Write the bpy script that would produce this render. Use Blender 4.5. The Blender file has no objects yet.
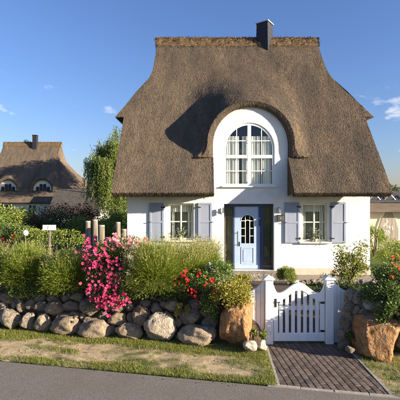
import bpy, math, random
import numpy as np
from mathutils import Vector, Matrix, noise as mnoise

rnd = random.Random(11)
rng = np.random.default_rng(5)
scene = bpy.context.scene
COL = scene.collection
rad = math.radians

# ------------------------------------------------------------------ camera
CAM_Y, CAM_Z, F = -13.5, 2.75, 378.0          # metres, metres, focal length in photo pixels
cam_d = bpy.data.cameras.new('camera')
cam = bpy.data.objects.new('camera', cam_d)
COL.objects.link(cam)
cam.location = (0, CAM_Y, CAM_Z)
cam.rotation_euler = (rad(90), 0, 0)
cam_d.sensor_width = 36
cam_d.lens = F / 400 * 36
cam_d.shift_y = -0.005
cam_d.clip_end = 3000
scene.camera = cam

# ------------------------------------------------------------------ sky and sun
SUN = Vector((2.5, -1.0, 0.69)).normalized()
world = bpy.data.worlds.new('World')
scene.world = world
world.use_nodes = True
wn, wl = world.node_tree.nodes, world.node_tree.links
wn.clear()
w_out = wn.new('ShaderNodeOutputWorld')
w_bg = wn.new('ShaderNodeBackground')
w_sky = wn.new('ShaderNodeTexSky')
w_sky.sky_type = 'NISHITA'
w_sky.sun_disc = False
w_sky.sun_elevation = math.asin(SUN.z)
w_sky.sun_rotation = math.atan2(SUN.x, SUN.y)
w_sky.altitude = 0
w_sky.air_density = 1.3
w_sky.dust_density = 0.6
w_sky.ozone_density = 5.5
w_bg.inputs['Strength'].default_value = 0.07
# small fair-weather clouds low over the horizon, all round
w_co = wn.new('ShaderNodeTexCoord')
w_sep = wn.new('ShaderNodeSeparateXYZ')
wl.new(w_co.outputs['Generated'], w_sep.inputs[0])
w_map = wn.new('ShaderNodeMapping')
w_map.inputs['Scale'].default_value = (1, 1, 2.6)
w_map.inputs['Location'].default_value = (8.3, 1.4, 0.5)
w_map.inputs['Rotation'].default_value = (0, 0, rad(9.5))
wl.new(w_co.outputs['Generated'], w_map.inputs[0])
w_n = wn.new('ShaderNodeTexNoise')
w_n.inputs['Scale'].default_value = 7.0
w_n.inputs['Detail'].default_value = 6
w_n.inputs['Roughness'].default_value = 0.55
wl.new(w_map.outputs[0], w_n.inputs['Vector'])
w_r = wn.new('ShaderNodeMapRange')
w_r.inputs['From Min'].default_value = 0.62
w_r.inputs['From Max'].default_value = 0.70
wl.new(w_n.outputs['Fac'], w_r.inputs['Value'])
w_e = wn.new('ShaderNodeMapRange')
w_e.inputs['From Min'].default_value = 0.30
w_e.inputs['From Max'].default_value = 0.12
wl.new(w_sep.outputs['Z'], w_e.inputs['Value'])
w_mu = wn.new('ShaderNodeMath'); w_mu.operation = 'MULTIPLY'
wl.new(w_r.outputs[0], w_mu.inputs[0]); wl.new(w_e.outputs[0], w_mu.inputs[1])
w_mu2 = wn.new('ShaderNodeMath'); w_mu2.operation = 'MULTIPLY'
w_mu2.inputs[1].default_value = 0.8
wl.new(w_mu.outputs[0], w_mu2.inputs[0])
w_mix = wn.new('ShaderNodeMix'); w_mix.data_type = 'RGBA'
w_mix.inputs[7].default_value = (7.5, 7.0, 6.4, 1)
wl.new(w_mu2.outputs[0], w_mix.inputs[0])
w_tint = wn.new('ShaderNodeMix'); w_tint.data_type = 'RGBA'; w_tint.blend_type = 'MULTIPLY'
w_tint.inputs[0].default_value = 1.0
w_tint.inputs[7].default_value = (1.06, 0.92, 1.08, 1)
wl.new(w_sky.outputs[0], w_tint.inputs[6])
wl.new(w_tint.outputs[2], w_mix.inputs[6])
wl.new(w_mix.outputs[2], w_bg.inputs['Color'])
wl.new(w_bg.outputs[0], w_out.inputs[0])

sun_d = bpy.data.lights.new('sun', 'SUN')
sun_d.energy = 5.0
sun_d.angle = rad(0.5)
sun_d.color = (1.0, 0.86, 0.67)
sun = bpy.data.objects.new('sun', sun_d)
COL.objects.link(sun)
sun.rotation_euler = SUN.to_track_quat('Z', 'Y').to_euler()
sun.location = (30, -8, 12)

vs = scene.view_settings
vs.view_transform = 'Standard'
vs.look = 'None'
vs.exposure = 1.55
vs.gamma = 1.0

# ------------------------------------------------------------------ materials
def new_mat(name):
    m = bpy.data.materials.new(name)
    m.use_nodes = True
    nt = m.node_tree
    return m, nt, nt.nodes, nt.links, nt.nodes['Principled BSDF']

def rgba(c):
    return (c[0], c[1], c[2], 1)

def noise_node(n, l, co, scale, detail=4, stretch=None, rough=0.55):
    t = n.new('ShaderNodeTexNoise')
    t.inputs['Scale'].default_value = scale
    t.inputs['Detail'].default_value = detail
    t.inputs['Roughness'].default_value = rough
    src = co.outputs['Object']
    if stretch:
        mp = n.new('ShaderNodeMapping')
        mp.inputs['Scale'].default_value = stretch
        l.new(src, mp.inputs[0]); src = mp.outputs[0]
    l.new(src, t.inputs['Vector'])
    return t

def surf(name, c1, c2, scale=6, rough=0.8, bump=0.2, bscale=40, bdist=0.01, c3=None, scale3=1.2,
         stretch=None, lo=0.35, hi=0.65, lo3=0.5, hi3=0.7, spec=0.3, metal=0.0, obj_var=0.0, island=0.0,
         stretch3=None, speck=0.0, speck_scale=120):
    m, nt, n, l, b = new_mat(name)
    co = n.new('ShaderNodeTexCoord')
    t = noise_node(n, l, co, scale, 5, stretch)
    r = n.new('ShaderNodeMapRange')
    r.inputs['From Min'].default_value = lo; r.inputs['From Max'].default_value = hi
    l.new(t.outputs['Fac'], r.inputs['Value'])
    mx = n.new('ShaderNodeMix'); mx.data_type = 'RGBA'
    mx.inputs[6].default_value = rgba(c1); mx.inputs[7].default_value = rgba(c2)
    l.new(r.outputs[0], mx.inputs[0])
    col = mx.outputs[2]
    if c3 is not None:
        t3 = noise_node(n, l, co, scale3, 4, stretch3)
        r3 = n.new('ShaderNodeMapRange')
        r3.inputs['From Min'].default_value = lo3; r3.inputs['From Max'].default_value = hi3
        l.new(t3.outputs['Fac'], r3.inputs['Value'])
        m3 = n.new('ShaderNodeMix'); m3.data_type = 'RGBA'
        l.new(r3.outputs[0], m3.inputs[0]); l.new(col, m3.inputs[6])
        m3.inputs[7].default_value = rgba(c3)
        col = m3.outputs[2]
    if speck:
        ts = noise_node(n, l, co, speck_scale, 2, None, 0.7)
        rs_ = n.new('ShaderNodeMapRange')
        rs_.inputs['From Min'].default_value = 0.3; rs_.inputs['From Max'].default_value = 0.7
        rs_.inputs['To Min'].default_value = 1-speck; rs_.inputs['To Max'].default_value = 1+speck
        l.new(ts.outputs['Fac'], rs_.inputs['Value'])
        h2 = n.new('ShaderNodeHueSaturation'); l.new(rs_.outputs[0], h2.inputs['Value']); l.new(col, h2.inputs['Color'])
        col = h2.outputs[0]
    if obj_var or island:
        if island:
            g = n.new('ShaderNodeNewGeometry'); rsrc = g.outputs['Random Per Island']; amt = island
        else:
            g = n.new('ShaderNodeObjectInfo'); rsrc = g.outputs['Random']; amt = obj_var
        mr = n.new('ShaderNodeMapRange')
        mr.inputs['To Min'].default_value = 1 - amt; mr.inputs['To Max'].default_value = 1 + amt
        l.new(rsrc, mr.inputs['Value'])
        hs = n.new('ShaderNodeHueSaturation')
        l.new(mr.outputs[0], hs.inputs['Value']); l.new(col, hs.inputs['Color'])
        col = hs.outputs[0]
    l.new(col, b.inputs['Base Color'])
    b.inputs['Roughness'].default_value = rough
    b.inputs['Specular IOR Level'].default_value = spec
    b.inputs['Metallic'].default_value = metal
    if bump:
        tb = noise_node(n, l, co, bscale, 5, stretch)
        bp = n.new('ShaderNodeBump')
        bp.inputs['Strength'].default_value = bump
        bp.inputs['Distance'].default_value = bdist
        l.new(tb.outputs['Fac'], bp.inputs['Height'])
        l.new(bp.outputs[0], b.inputs['Normal'])
    return m

def leafmat(name, c1, c2, trans=0.3, rough=0.5, c3=None):
    m, nt, n, l, b = new_mat(name)
    g = n.new('ShaderNodeNewGeometry')
    rp = n.new('ShaderNodeValToRGB')
    rp.color_ramp.elements[0].color = rgba(c1)
    rp.color_ramp.elements[1].color = rgba(c2)
    if c3 is not None:
        e = rp.color_ramp.elements.new(0.88); e.color = rgba(c2)
        rp.color_ramp.elements[-1].color = rgba(c3)
    l.new(g.outputs['Random Per Island'], rp.inputs[0])
    l.new(rp.outputs[0], b.inputs['Base Color'])
    b.inputs['Roughness'].default_value = rough
    b.inputs['Specular IOR Level'].default_value = 0.25
    tr = n.new('ShaderNodeBsdfTranslucent')
    l.new(rp.outputs[0], tr.inputs['Color'])
    ms = n.new('ShaderNodeMixShader'); ms.inputs[0].default_value = trans
    l.new(b.outputs[0], ms.inputs[1]); l.new(tr.outputs[0], ms.inputs[2])
    l.new(ms.outputs[0], n['Material Output'].inputs['Surface'])
    return m

def glassmat(name, tint=(0.93, 0.96, 0.94), ior=1.52):
    m, nt, n, l, b = new_mat(name)
    n.remove(b)
    tr = n.new('ShaderNodeBsdfTransparent'); tr.inputs[0].default_value = rgba(tint)
    gl = n.new('ShaderNodeBsdfGlossy'); gl.inputs['Roughness'].default_value = 0.015
    lw = n.new('ShaderNodeLayerWeight'); lw.inputs[0].default_value = 0.5
    pw = n.new('ShaderNodeMath'); pw.operation = 'POWER'; pw.inputs[1].default_value = 5.0
    l.new(lw.outputs['Facing'], pw.inputs[0])
    f0 = ((ior-1)/(ior+1))**2*1.9
    ad = n.new('ShaderNodeMath'); ad.operation = 'MULTIPLY_ADD'; ad.inputs[1].default_value = 1-f0; ad.inputs[2].default_value = f0
    l.new(pw.outputs[0], ad.inputs[0])
    ms = n.new('ShaderNodeMixShader')
    l.new(ad.outputs[0], ms.inputs[0]); l.new(tr.outputs[0], ms.inputs[1]); l.new(gl.outputs[0], ms.inputs[2])
    l.new(ms.outputs[0], n['Material Output'].inputs['Surface'])
    return m

M = {}
M['plaster'] = surf('white plaster', (0.74, 0.72, 0.66), (0.82, 0.80, 0.75), 2.5, 0.9, 0.35, 45, 0.008, spec=0.1, c3=(0.70, 0.665, 0.59), scale3=0.9, lo3=0.50, hi3=0.75, stretch3=(1, 1, 0.5))
M['plinth'] = surf('beige plinth', (0.52, 0.42, 0.32), (0.60, 0.49, 0.38), 5, 0.9, 0.3, 60, 0.006, spec=0.1)
M['thatch'] = surf('thatch', (0.115, 0.088, 0.062), (0.20, 0.15, 0.104), 26, 0.95, 0.5, 60, 0.02,
                   c3=(0.105, 0.086, 0.066), scale3=0.9, lo3=0.40, hi3=0.64, stretch=(1, 0.3, 0.3), stretch3=(1.6, 0.4, 0.4), spec=0.05)
M['reed'] = surf('reed stubs', (0.136, 0.103, 0.072), (0.245, 0.185, 0.125), 7, 0.85, 0, c3=(0.125, 0.101, 0.078),
                 scale3=0.9, lo3=0.40, hi3=0.64, stretch=(1.5, 0.4, 0.4), stretch3=(1.6, 0.4, 0.4), spec=0.08, island=0.17)
M['heather'] = surf('ridge heather', (0.10, 0.068, 0.042), (0.22, 0.15, 0.085), 12, 0.9, 0.5, 50, 0.02, spec=0.05, island=0.4)
M['slate'] = surf('dark slate cladding', (0.018, 0.018, 0.024), (0.036, 0.034, 0.040), 20, 0.5, 0.3, 30, 0.006)
M['capmetal'] = surf('pale sheet metal', (0.62, 0.62, 0.64), (0.72, 0.72, 0.74), 8, 0.35, 0.1, 30, 0.002, metal=0.6)
M['frame'] = surf('white window paint', (0.76, 0.75, 0.70), (0.82, 0.81, 0.76), 10, 0.45, 0.05, 80, 0.001)
M['cream'] = surf('cream window paint', (0.70, 0.66, 0.52), (0.78, 0.73, 0.60), 10, 0.5, 0.05, 80, 0.001)
M['gatewhite'] = surf('white gate paint', (0.74, 0.74, 0.73), (0.82, 0.82, 0.81), 7, 0.5, 0.12, 45, 0.003, stretch=(1, 1, 0.15),
                      c3=(0.60, 0.59, 0.55), scale3=5, lo3=0.60, hi3=0.74)
M['shutter'] = surf('pale blue grey shutter paint', (0.255, 0.285, 0.36), (0.30, 0.33, 0.405), 6, 0.55, 0.1, 50, 0.002, stretch=(1, 1, 0.2))
M['shutterdark'] = surf('blue grey shutter frame', (0.16, 0.20, 0.28), (0.19, 0.23, 0.31), 6, 0.55, 0.1, 50, 0.002)
M['doorblue'] = surf('light blue door paint', (0.36, 0.46, 0.60), (0.40, 0.50, 0.64), 6, 0.45, 0.06, 50, 0.002)
M['navy'] = surf('navy door frame paint', (0.032, 0.052, 0.115), (0.042, 0.064, 0.135), 6, 0.45, 0.06, 50, 0.002)
M['darkframe'] = surf('dark umber frame', (0.075, 0.068, 0.055), (0.095, 0.085, 0.068), 6, 0.5, 0.06, 50, 0.002)
M['iron'] = surf('black iron', (0.015, 0.015, 0.017), (0.03, 0.03, 0.03), 20, 0.5, 0.1, 60, 0.001)
M['steel'] = surf('brushed steel', (0.45, 0.45, 0.46), (0.55, 0.55, 0.56), 20, 0.35, 0.05, 60, 0.001, metal=0.8)
M['glass'] = glassmat('window glass')
M['darkglass'] = glassmat('tinted side glass', (0.85, 0.86, 0.82), 1.4)
M['curtain'] = surf('pale curtain', (0.74, 0.74, 0.66), (0.82, 0.82, 0.75), 5, 0.9, 0.1, 40, 0.003)
M['blind'] = surf('olive blind', (0.17, 0.165, 0.13), (0.20, 0.195, 0.155), 5, 0.9, 0.1, 40, 0.003)
M['sheer'] = surf('grey green net curtain', (0.20, 0.215, 0.17), (0.26, 0.275, 0.22), 6, 0.9, 0.1, 40, 0.003)
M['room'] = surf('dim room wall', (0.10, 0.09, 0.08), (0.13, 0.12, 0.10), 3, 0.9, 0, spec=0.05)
M['asphalt'] = surf('asphalt', (0.135, 0.122, 0.107), (0.24, 0.215, 0.185), 60, 0.9, 0.8, 150, 0.008,
                    c3=(0.17, 0.15, 0.125), scale3=1.4, lo3=0.45, hi3=0.7, spec=0.15, speck=0.4, speck_scale=110)
M['paver'] = surf('dark clay paver', (0.095, 0.075, 0.062), (0.15, 0.118, 0.096), 14, 0.85, 0.5, 70, 0.004, obj_var=0.28, spec=0.2)
M['joint'] = surf('sand joint', (0.10, 0.085, 0.06), (0.16, 0.135, 0.10), 30, 0.95, 0.4, 90, 0.004)
M['kerb'] = surf('concrete edging', (0.30, 0.265, 0.215), (0.40, 0.36, 0.30), 16, 0.9, 0.5, 80, 0.004)
M['sand'] = surf('verge soil', (0.34, 0.26, 0.15), (0.50, 0.40, 0.245), 9, 0.95, 0.8, 60, 0.012,
                 c3=(0.10, 0.115, 0.035), scale3=2.2, lo3=0.52, hi3=0.66, spec=0.05, speck=0.3, speck_scale=90)
M['lawn'] = surf('lawn ground', (0.05, 0.075, 0.022), (0.085, 0.11, 0.035), 3, 0.95, 0.6, 50, 0.03, spec=0.05)
M['soil'] = surf('dark bank soil', (0.07, 0.052, 0.034), (0.12, 0.09, 0.06), 12, 0.95, 0.8, 40, 0.02, spec=0.05)
M['gravel'] = surf('gravel', (0.20, 0.17, 0.13), (0.36, 0.31, 0.25), 45, 0.9, 0.9, 60, 0.02)
M['stone'] = surf('grey field stone', (0.20, 0.168, 0.135), (0.40, 0.335, 0.255), 5, 0.85, 0.9, 14, 0.05,
                  c3=(0.125, 0.115, 0.075), scale3=3.0, lo3=0.56, hi3=0.72, obj_var=0.30, spec=0.15, speck=0.35, speck_scale=45)
M['stonetan'] = surf('tan field stone', (0.29, 0.215, 0.145), (0.46, 0.36, 0.245), 4, 0.85, 0.9, 14, 0.05,
                     c3=(0.20, 0.18, 0.15), scale3=3.0, lo3=0.52, hi3=0.68, obj_var=0.22, spec=0.15, speck=0.35, speck_scale=45)
M['orange'] = surf('ochre boulder', (0.26, 0.125, 0.052), (0.48, 0.265, 0.115), 5, 0.85, 1.0, 9, 0.07,
                   c3=(0.30, 0.21, 0.13), scale3=4, lo3=0.5, hi3=0.68, spec=0.15, speck=0.35, speck_scale=45)
M['whitestone'] = surf('pale granite', (0.34, 0.30, 0.24), (0.48, 0.43, 0.35), 14, 0.8, 0.4, 40, 0.01, spec=0.2)
M['post'] = surf('weathered log', (0.13, 0.11, 0.082), (0.27, 0.23, 0.17), 8, 0.9, 0.7, 40, 0.01, stretch=(3, 3, 0.25), spec=0.1)
M['bark'] = surf('bark', (0.07, 0.052, 0.036), (0.13, 0.10, 0.07), 10, 0.95, 0.8, 25, 0.03, stretch=(2, 2, 0.4), spec=0.05)
M['signwhite'] = surf('white sign board', (0.78, 0.77, 0.72), (0.82, 0.81, 0.77), 8, 0.5, 0.03, 60, 0.001)
M['terracotta'] = surf('white flower pot', (0.62, 0.55, 0.45), (0.70, 0.63, 0.53), 8, 0.6, 0.1, 60, 0.002)
M['roofdark'] = surf('dark shed roofing', (0.035, 0.036, 0.045), (0.06, 0.06, 0.07), 12, 0.8, 0.4, 30, 0.01)
M['annexroof'] = surf('shade darkened roofing', (0.055, 0.05, 0.046), (0.095, 0.085, 0.075), 5, 0.9, 0.5, 25, 0.03, spec=0.1)  # dark roofing, with the shadow lying on the annex put into its colour
M['fascia'] = surf('brown fascia board', (0.10, 0.075, 0.06), (0.14, 0.105, 0.085), 8, 0.7, 0.2, 30, 0.004, stretch=(0.2, 1, 1))
M['shedwall'] = surf('cream shed plaster', (0.56, 0.49, 0.37), (0.64, 0.56, 0.44), 3, 0.9, 0.3, 50, 0.006, spec=0.1)
M['shedtrim'] = surf('pale door surround', (0.62, 0.56, 0.46), (0.68, 0.62, 0.52), 6, 0.7, 0.1, 50, 0.003)
M['beigedoor'] = surf('beige plank door', (0.27, 0.23, 0.18), (0.34, 0.29, 0.23), 8, 0.6, 0.2, 40, 0.003, stretch=(1, 1, 0.15))
# foliage
M['lavender'] = leafmat('spiky green foliage', (0.162, 0.221, 0.032), (0.335, 0.405, 0.059), 0.45, c3=(0.432, 0.443, 0.108))
M['plume'] = leafmat('straw seed heads', (0.36, 0.32, 0.13), (0.50, 0.44, 0.21), 0.3)
M['roseleaf'] = leafmat('rose leaves', (0.054, 0.100, 0.029), (0.162, 0.216, 0.058), 0.25, c3=(0.270, 0.180, 0.064))
M['pink'] = leafmat('pink rose petals', (0.62, 0.045, 0.16), (0.82, 0.13, 0.29), 0.3)
M['palepink'] = leafmat('pale pink rose petals', (0.78, 0.25, 0.32), (0.86, 0.48, 0.48), 0.3)
M['red'] = leafmat('red petals', (0.60, 0.022, 0.022), (0.75, 0.055, 0.04), 0.25)
M['orangefl'] = leafmat('orange petals', (0.62, 0.16, 0.03), (0.72, 0.26, 0.06), 0.25)
M['whitefl'] = leafmat('white petals', (0.72, 0.70, 0.62), (0.82, 0.80, 0.74), 0.3)
M['boxleaf'] = leafmat('box leaves', (0.067, 0.125, 0.026), (0.202, 0.288, 0.061), 0.25)
M['goldleaf'] = leafmat('golden leaves', (0.216, 0.216, 0.032), (0.430, 0.366, 0.069), 0.3)
M['brightleaf'] = leafmat('bright leaves', (0.143, 0.200, 0.036), (0.329, 0.372, 0.079), 0.35)
M['airyleaf'] = leafmat('fresh yellow green leaves', (0.17, 0.20, 0.035), (0.36, 0.37, 0.09), 0.4)
M['darkleaf'] = leafmat('dark leaves', (0.027, 0.050, 0.018), (0.075, 0.106, 0.033), 0.25)
M['redleaf'] = leafmat('bronze leaves', (0.103, 0.040, 0.025), (0.207, 0.086, 0.048), 0.25)
M['willow'] = leafmat('willow leaves', (0.110, 0.154, 0.031), (0.253, 0.303, 0.077), 0.35)
M['treeleaf'] = leafmat('tree leaves', (0.04, 0.065, 0.018), (0.10, 0.13, 0.036), 0.3)
M['grass'] = leafmat('verge grass', (0.15, 0.19, 0.035), (0.33, 0.34, 0.075), 0.4, c3=(0.42, 0.36, 0.16))
M['ivy'] = leafmat('mid green shrub leaves', (0.065, 0.108, 0.028), (0.205, 0.270, 0.065), 0.25)  # mid green, tone varies at random from leaf to leaf

# ------------------------------------------------------------------ object helpers
def tag(o, label=None, cat=None, group=None, kind=None):
    if label: o['label'] = label
    if cat: o['category'] = cat
    if group: o['group'] = group
    if kind: o['kind'] = kind
    return o

def empty(name, loc, label=None, cat=None, group=None):
    o = bpy.data.objects.new(name, None)
    o.empty_display_size = 0.2
    o.location = loc
    COL.objects.link(o)
    return tag(o, label, cat, group)

def link(o, parent=None):
    """world-coordinate child of an unrotated parent"""
    COL.objects.link(o)
    if parent is not None:
        o.parent = parent
        if parent.type == 'EMPTY':
            o.matrix_parent_inverse = Matrix.Translation(-Vector(parent.location))
    return o

def mesh_np(name, verts, faces, mat, parent=None, smooth=False):
    """verts (N,3); faces: array (M,k) or list of such arrays"""
    me = bpy.data.meshes.new(name)
    verts = np.asarray(verts, dtype=np.float32)
    if isinstance(faces, np.ndarray): faces = [faces]
    faces = [np.asarray(f, dtype=np.int32) for f in faces if len(f)]
    nl = sum(f.size for f in faces); nf = sum(len(f) for f in faces)
    me.vertices.add(len(verts)); me.vertices.foreach_set('co', verts.ravel())
    me.loops.add(nl); me.loops.foreach_set('vertex_index', np.concatenate([f.ravel() for f in faces]))
    tot = np.concatenate([np.full(len(f), f.shape[1], dtype=np.int32) for f in faces])
    st = np.concatenate([[0], np.cumsum(tot)[:-1]]).astype(np.int32)
    me.polygons.add(nf)
    me.polygons.foreach_set('loop_start', st)
    me.polygons.foreach_set('loop_total', tot)
    if smooth: me.polygons.foreach_set('use_smooth', np.ones(nf, dtype=bool))
    me.update(calc_edges=True)
    me.materials.append(mat)
    return link(bpy.data.objects.new(name, me), parent)

class MB:
    def __init__(s): s.v = []; s.f = []
    def add(s, vs_, fs_):
        b = len(s.v); s.v += [tuple(p) for p in vs_]; s.f += [tuple(i + b for i in f) for f in fs_]
    def box(s, x0, x1, y0, y1, z0, z1, bev=0.0):
        if bev <= 0:
            s.add([(x0,y0,z0),(x1,y0,z0),(x1,y1,z0),(x0,y1,z0),(x0,y0,z1),(x1,y0,z1),(x1,y1,z1),(x0,y1,z1)],
                  [(0,3,2,1),(4,5,6,7),(0,1,5,4),(1,2,6,5),(2,3,7,6),(3,0,4,7)])
            return
        # chamfered box
        b = bev; P = []; idx = {}
        for xi, xs in ((0, x0), (1, x1)):
            for yi, ys_ in ((0, y0), (1, y1)):
                for zi, zs in ((0, z0), (1, z1)):
                    dx = b if xi == 0 else -b; dy = b if yi == 0 else -b; dz = b if zi == 0 else -b
                    for ax in range(3):
                        p = [xs, ys_, zs]
                        if ax != 0: p[0] += dx
                        if ax != 1: p[1] += dy
                        if ax != 2: p[2] += dz
                        idx[(xi, yi, zi, ax)] = len(P); P.append(tuple(p))
        Fs = []
        I = lambda x, y, z, a: idx[(x, y, z, a)]
        Fs.append((I(0,0,0,0), I(0,0,1,0), I(0,1,1,0), I(0,1,0,0))); Fs.append((I(1,0,0,0), I(1,1,0,0), I(1,1,1,0), I(1,0,1,0)))
        Fs.append((I(0,0,0,1), I(1,0,0,1), I(1,0,1,1), I(0,0,1,1))); Fs.append((I(0,1,0,1), I(0,1,1,1), I(1,1,1,1), I(1,1,0,1)))
        Fs.append((I(0,0,0,2), I(0,1,0,2), I(1,1,0,2), I(1,0,0,2))); Fs.append((I(0,0,1,2), I(1,0,1,2), I(1,1,1,2), I(0,1,1,2)))
        for x in (0, 1):
            for y in (0, 1): Fs.append((I(x,y,0,0), I(x,y,0,1), I(x,y,1,1), I(x,y,1,0)))
            for z in (0, 1): Fs.append((I(x,0,z,0), I(x,0,z,2), I(x,1,z,2), I(x,1,z,0)))
        for y in (0, 1):
            for z in (0, 1): Fs.append((I(0,y,z,1), I(0,y,z,2), I(1,y,z,2), I(1,y,z,1)))
        for x in (0, 1):
            for y in (0, 1):
                for z in (0, 1): Fs.append((I(x,y,z,0), I(x,y,z,1), I(x,y,z,2)))
        s.add(P, Fs)
    def prism_xz(s, poly, y0, y1):
        n = len(poly)
        s.add([(x, y0, z) for x, z in poly] + [(x, y1, z) for x, z in poly],
              [tuple(range(n)), tuple(range(2*n-1, n-1, -1))] + [(i, (i+1) % n, n + (i+1) % n, n + i) for i in range(n)])
    def prism_yz(s, poly, x0, x1):
        n = len(poly)
        s.add([(x0, y, z) for y, z in poly] + [(x1, y, z) for y, z in poly],
              [tuple(range(n)), tuple(range(2*n-1, n-1, -1))] + [(i, (i+1) % n, n + (i+1) % n, n + i) for i in range(n)])
    def prism_xy(s, poly, z0, z1, bev=0.0):
        n = len(poly)
        if bev:
            cx = sum(p[0] for p in poly)/n; cy = sum(p[1] for p in poly)/n
            def shr(p):
                d = math.hypot(p[0]-cx, p[1]-cy) + 1e-6; k = max(0, 1 - bev/d); return (cx+(p[0]-cx)*k, cy+(p[1]-cy)*k)
            ins = [shr(p) for p in poly]
            s.add([(x,y,z0) for x,y in poly] + [(x,y,z1-bev) for x,y in poly] + [(x,y,z1) for x,y in ins],
                  [tuple(range(3*n-n, 3*n))] + [(i,(i+1)%n,n+(i+1)%n,n+i) for i in range(n)] + [(n+i,n+(i+1)%n,2*n+(i+1)%n,2*n+i) for i in range(n)])
        else:
            s.add([(x,y,z0) for x,y in poly] + [(x,y,z1) for x,y in poly],
                  [tuple(range(n-1,-1,-1)), tuple(range(n,2*n))] + [(i,(i+1)%n,n+(i+1)%n,n+i) for i in range(n)])
    def tube(s, pts, radii, n=8, cap=True):
        pts = [Vector(p) for p in pts]; rings = []
        for i, p in enumerate(pts):
            d = (pts[min(i+1, len(pts)-1)] - pts[max(i-1, 0)]).normalized()
            a = d.orthogonal().normalized() if i == 0 else (rings_a - d * rings_a.dot(d)).normalized()
            rings_a = a; b = d.cross(a)
            rings.append([p + (a*math.cos(2*math.pi*k/n) + b*math.sin(2*math.pi*k/n)) * radii[i] for k in range(n)])
        vs_ = [q for r in rings for q in r]; fs_ = []
        for i in range(len(rings)-1):
            for k in range(n): fs_.append((i*n+k, i*n+(k+1) % n, (i+1)*n+(k+1) % n, (i+1)*n+k))
        if cap: fs_ += [tuple(range(n-1,-1,-1)), tuple(range((len(rings)-1)*n, len(rings)*n))]
        s.add(vs_, fs_)
    def build(s, name, mat, parent=None, smooth=False):
        me = bpy.data.meshes.new(name)
        me.from_pydata(s.v, [], s.f); me.update()
        if smooth: me.polygons.foreach_set('use_smooth', [True]*len(me.polygons))
        me.materials.append(mat)
        return link(bpy.data.objects.new(name, me), parent)

def unit(a): return a / (np.linalg.norm(a, axis=-1, keepdims=True) + 1e-9)

def leaf_geo(C, D, L, W, fold=0.15, N=None):
    """one rhombic leaf per row: base C, direction D, length L, width W"""
    n = len(C); D = unit(D)
    if N is None: N = unit(rng.normal(size=(n, 3)))
    S = unit(np.cross(D, N)); N2 = unit(np.cross(S, D))
    L = np.broadcast_to(np.asarray(L, float), (n,))[:, None]; W = np.broadcast_to(np.asarray(W, float), (n,))[:, None]
    mid = C + D*L*0.45
    V = np.stack([C, mid + S*W*0.5 + N2*L*fold, C + D*L, mid - S*W*0.5 + N2*L*fold], 1).reshape(-1, 3)
    return V, np.arange(4*n).reshape(n, 4)

def blade_geo(P, az, lean, curve, L, w, nseg=3):
    n = len(P); t = np.linspace(0, 1, nseg+1)
    H = np.stack([np.cos(az), np.sin(az)], 1)
    pts = np.zeros((n, nseg+1, 3)); pts[:, 0] = P
    for i in range(nseg):
        th = lean + curve*(t[i]+0.5/nseg); ds = (L/nseg)
        pts[:, i+1, :2] = pts[:, i, :2] + H*(np.sin(th)*ds)[:, None]
        pts[:, i+1, 2] = pts[:, i, 2] + np.cos(th)*ds
    S = np.stack([-np.sin(az), np.cos(az), np.zeros(n)], 1)
    tw = rng.uniform(-0.9, 0.9, n)[:, None]
    S = unit(S*np.cos(tw) + np.concatenate([H, np.zeros((n, 1))], 1)*np.sin(tw))
    wd = (1 - t**1.5)[None, :, None]*0.5*np.broadcast_to(w, (n,))[:, None, None]
    A = pts + S[:, None]*wd; B = pts - S[:, None]*wd
    V = np.stack([A, B], 2).reshape(n, -1, 3)
    k = 2*(nseg+1)
    base = np.arange(n)[:, None, None]*k
    q = np.array([[2*i, 2*i+2, 2*i+3, 2*i+1] for i in range(nseg)])[None]
    return V.reshape(-1, 3), (base + q).reshape(-1, 4), pts[:, -1]

def fbm(x, y, z, o=3):
    return mnoise.fractal(Vector((x, y, z)), 0.6, 2.0, o)

# world point that photo pixel (px,py) shows at depth d from the camera
def P(px, py, d): return Vector(((px-200)/F*d, CAM_Y+d, CAM_Z-(py-198)/F*d))

# road frame: origin at the drive's road-side corner, t along the road, n towards the house
RO = Vector((1.26, -7.57)); RT = Vector((0.982, -0.1903)); RN = Vector((0.1903, 0.982))
def rd(s, n, z=0.0):
    p = RO + RT*s + RN*n; return (p.x, p.y, z)
def wall_depth(px, n): return (n + 6.063) / (0.982 + 0.1903*(px-200)/F)

ZF = -0.20       # level of the verge and road in front
def smooth(a, b, x):
    t = min(1, max(0, (x-a)/(b-a))); return t*t*(3-2*t)
def ground_z(x, y):
    n = (x-RO.x)*RN.x + (y-RO.y)*RN.y
    return ZF + (0 - ZF)*smooth(1.5, 3.6, n)

# ------------------------------------------------------------------ ground, verge, road, drive
def build_ground():
    xs = np.concatenate([[-900, -400, -180, -90, -50, -30, -20, -14], np.arange(-10, 10.1, 0.5), [14, 20, 30, 50, 90, 180, 400, 900]])
    ys = np.concatenate([[-900, -400, -180, -90, -50, -30, -20], np.arange(-14, 4.1, 0.5), [8, 14, 22, 35, 55, 90, 180, 400, 900, 1600]])
    V = [(x, y, ground_z(x, y) - 0.006) for y in ys for x in xs]
    nx = len(xs)
    Fq = [(j*nx+i, j*nx+i+1, (j+1)*nx+i+1, (j+1)*nx+i) for j in range(len(ys)-1) for i in range(nx-1)]
    o = mesh_np('ground', np.array(V), np.array(Fq), M['lawn'], smooth=True)
    tag(o, kind='structure')
build_ground()

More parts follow.
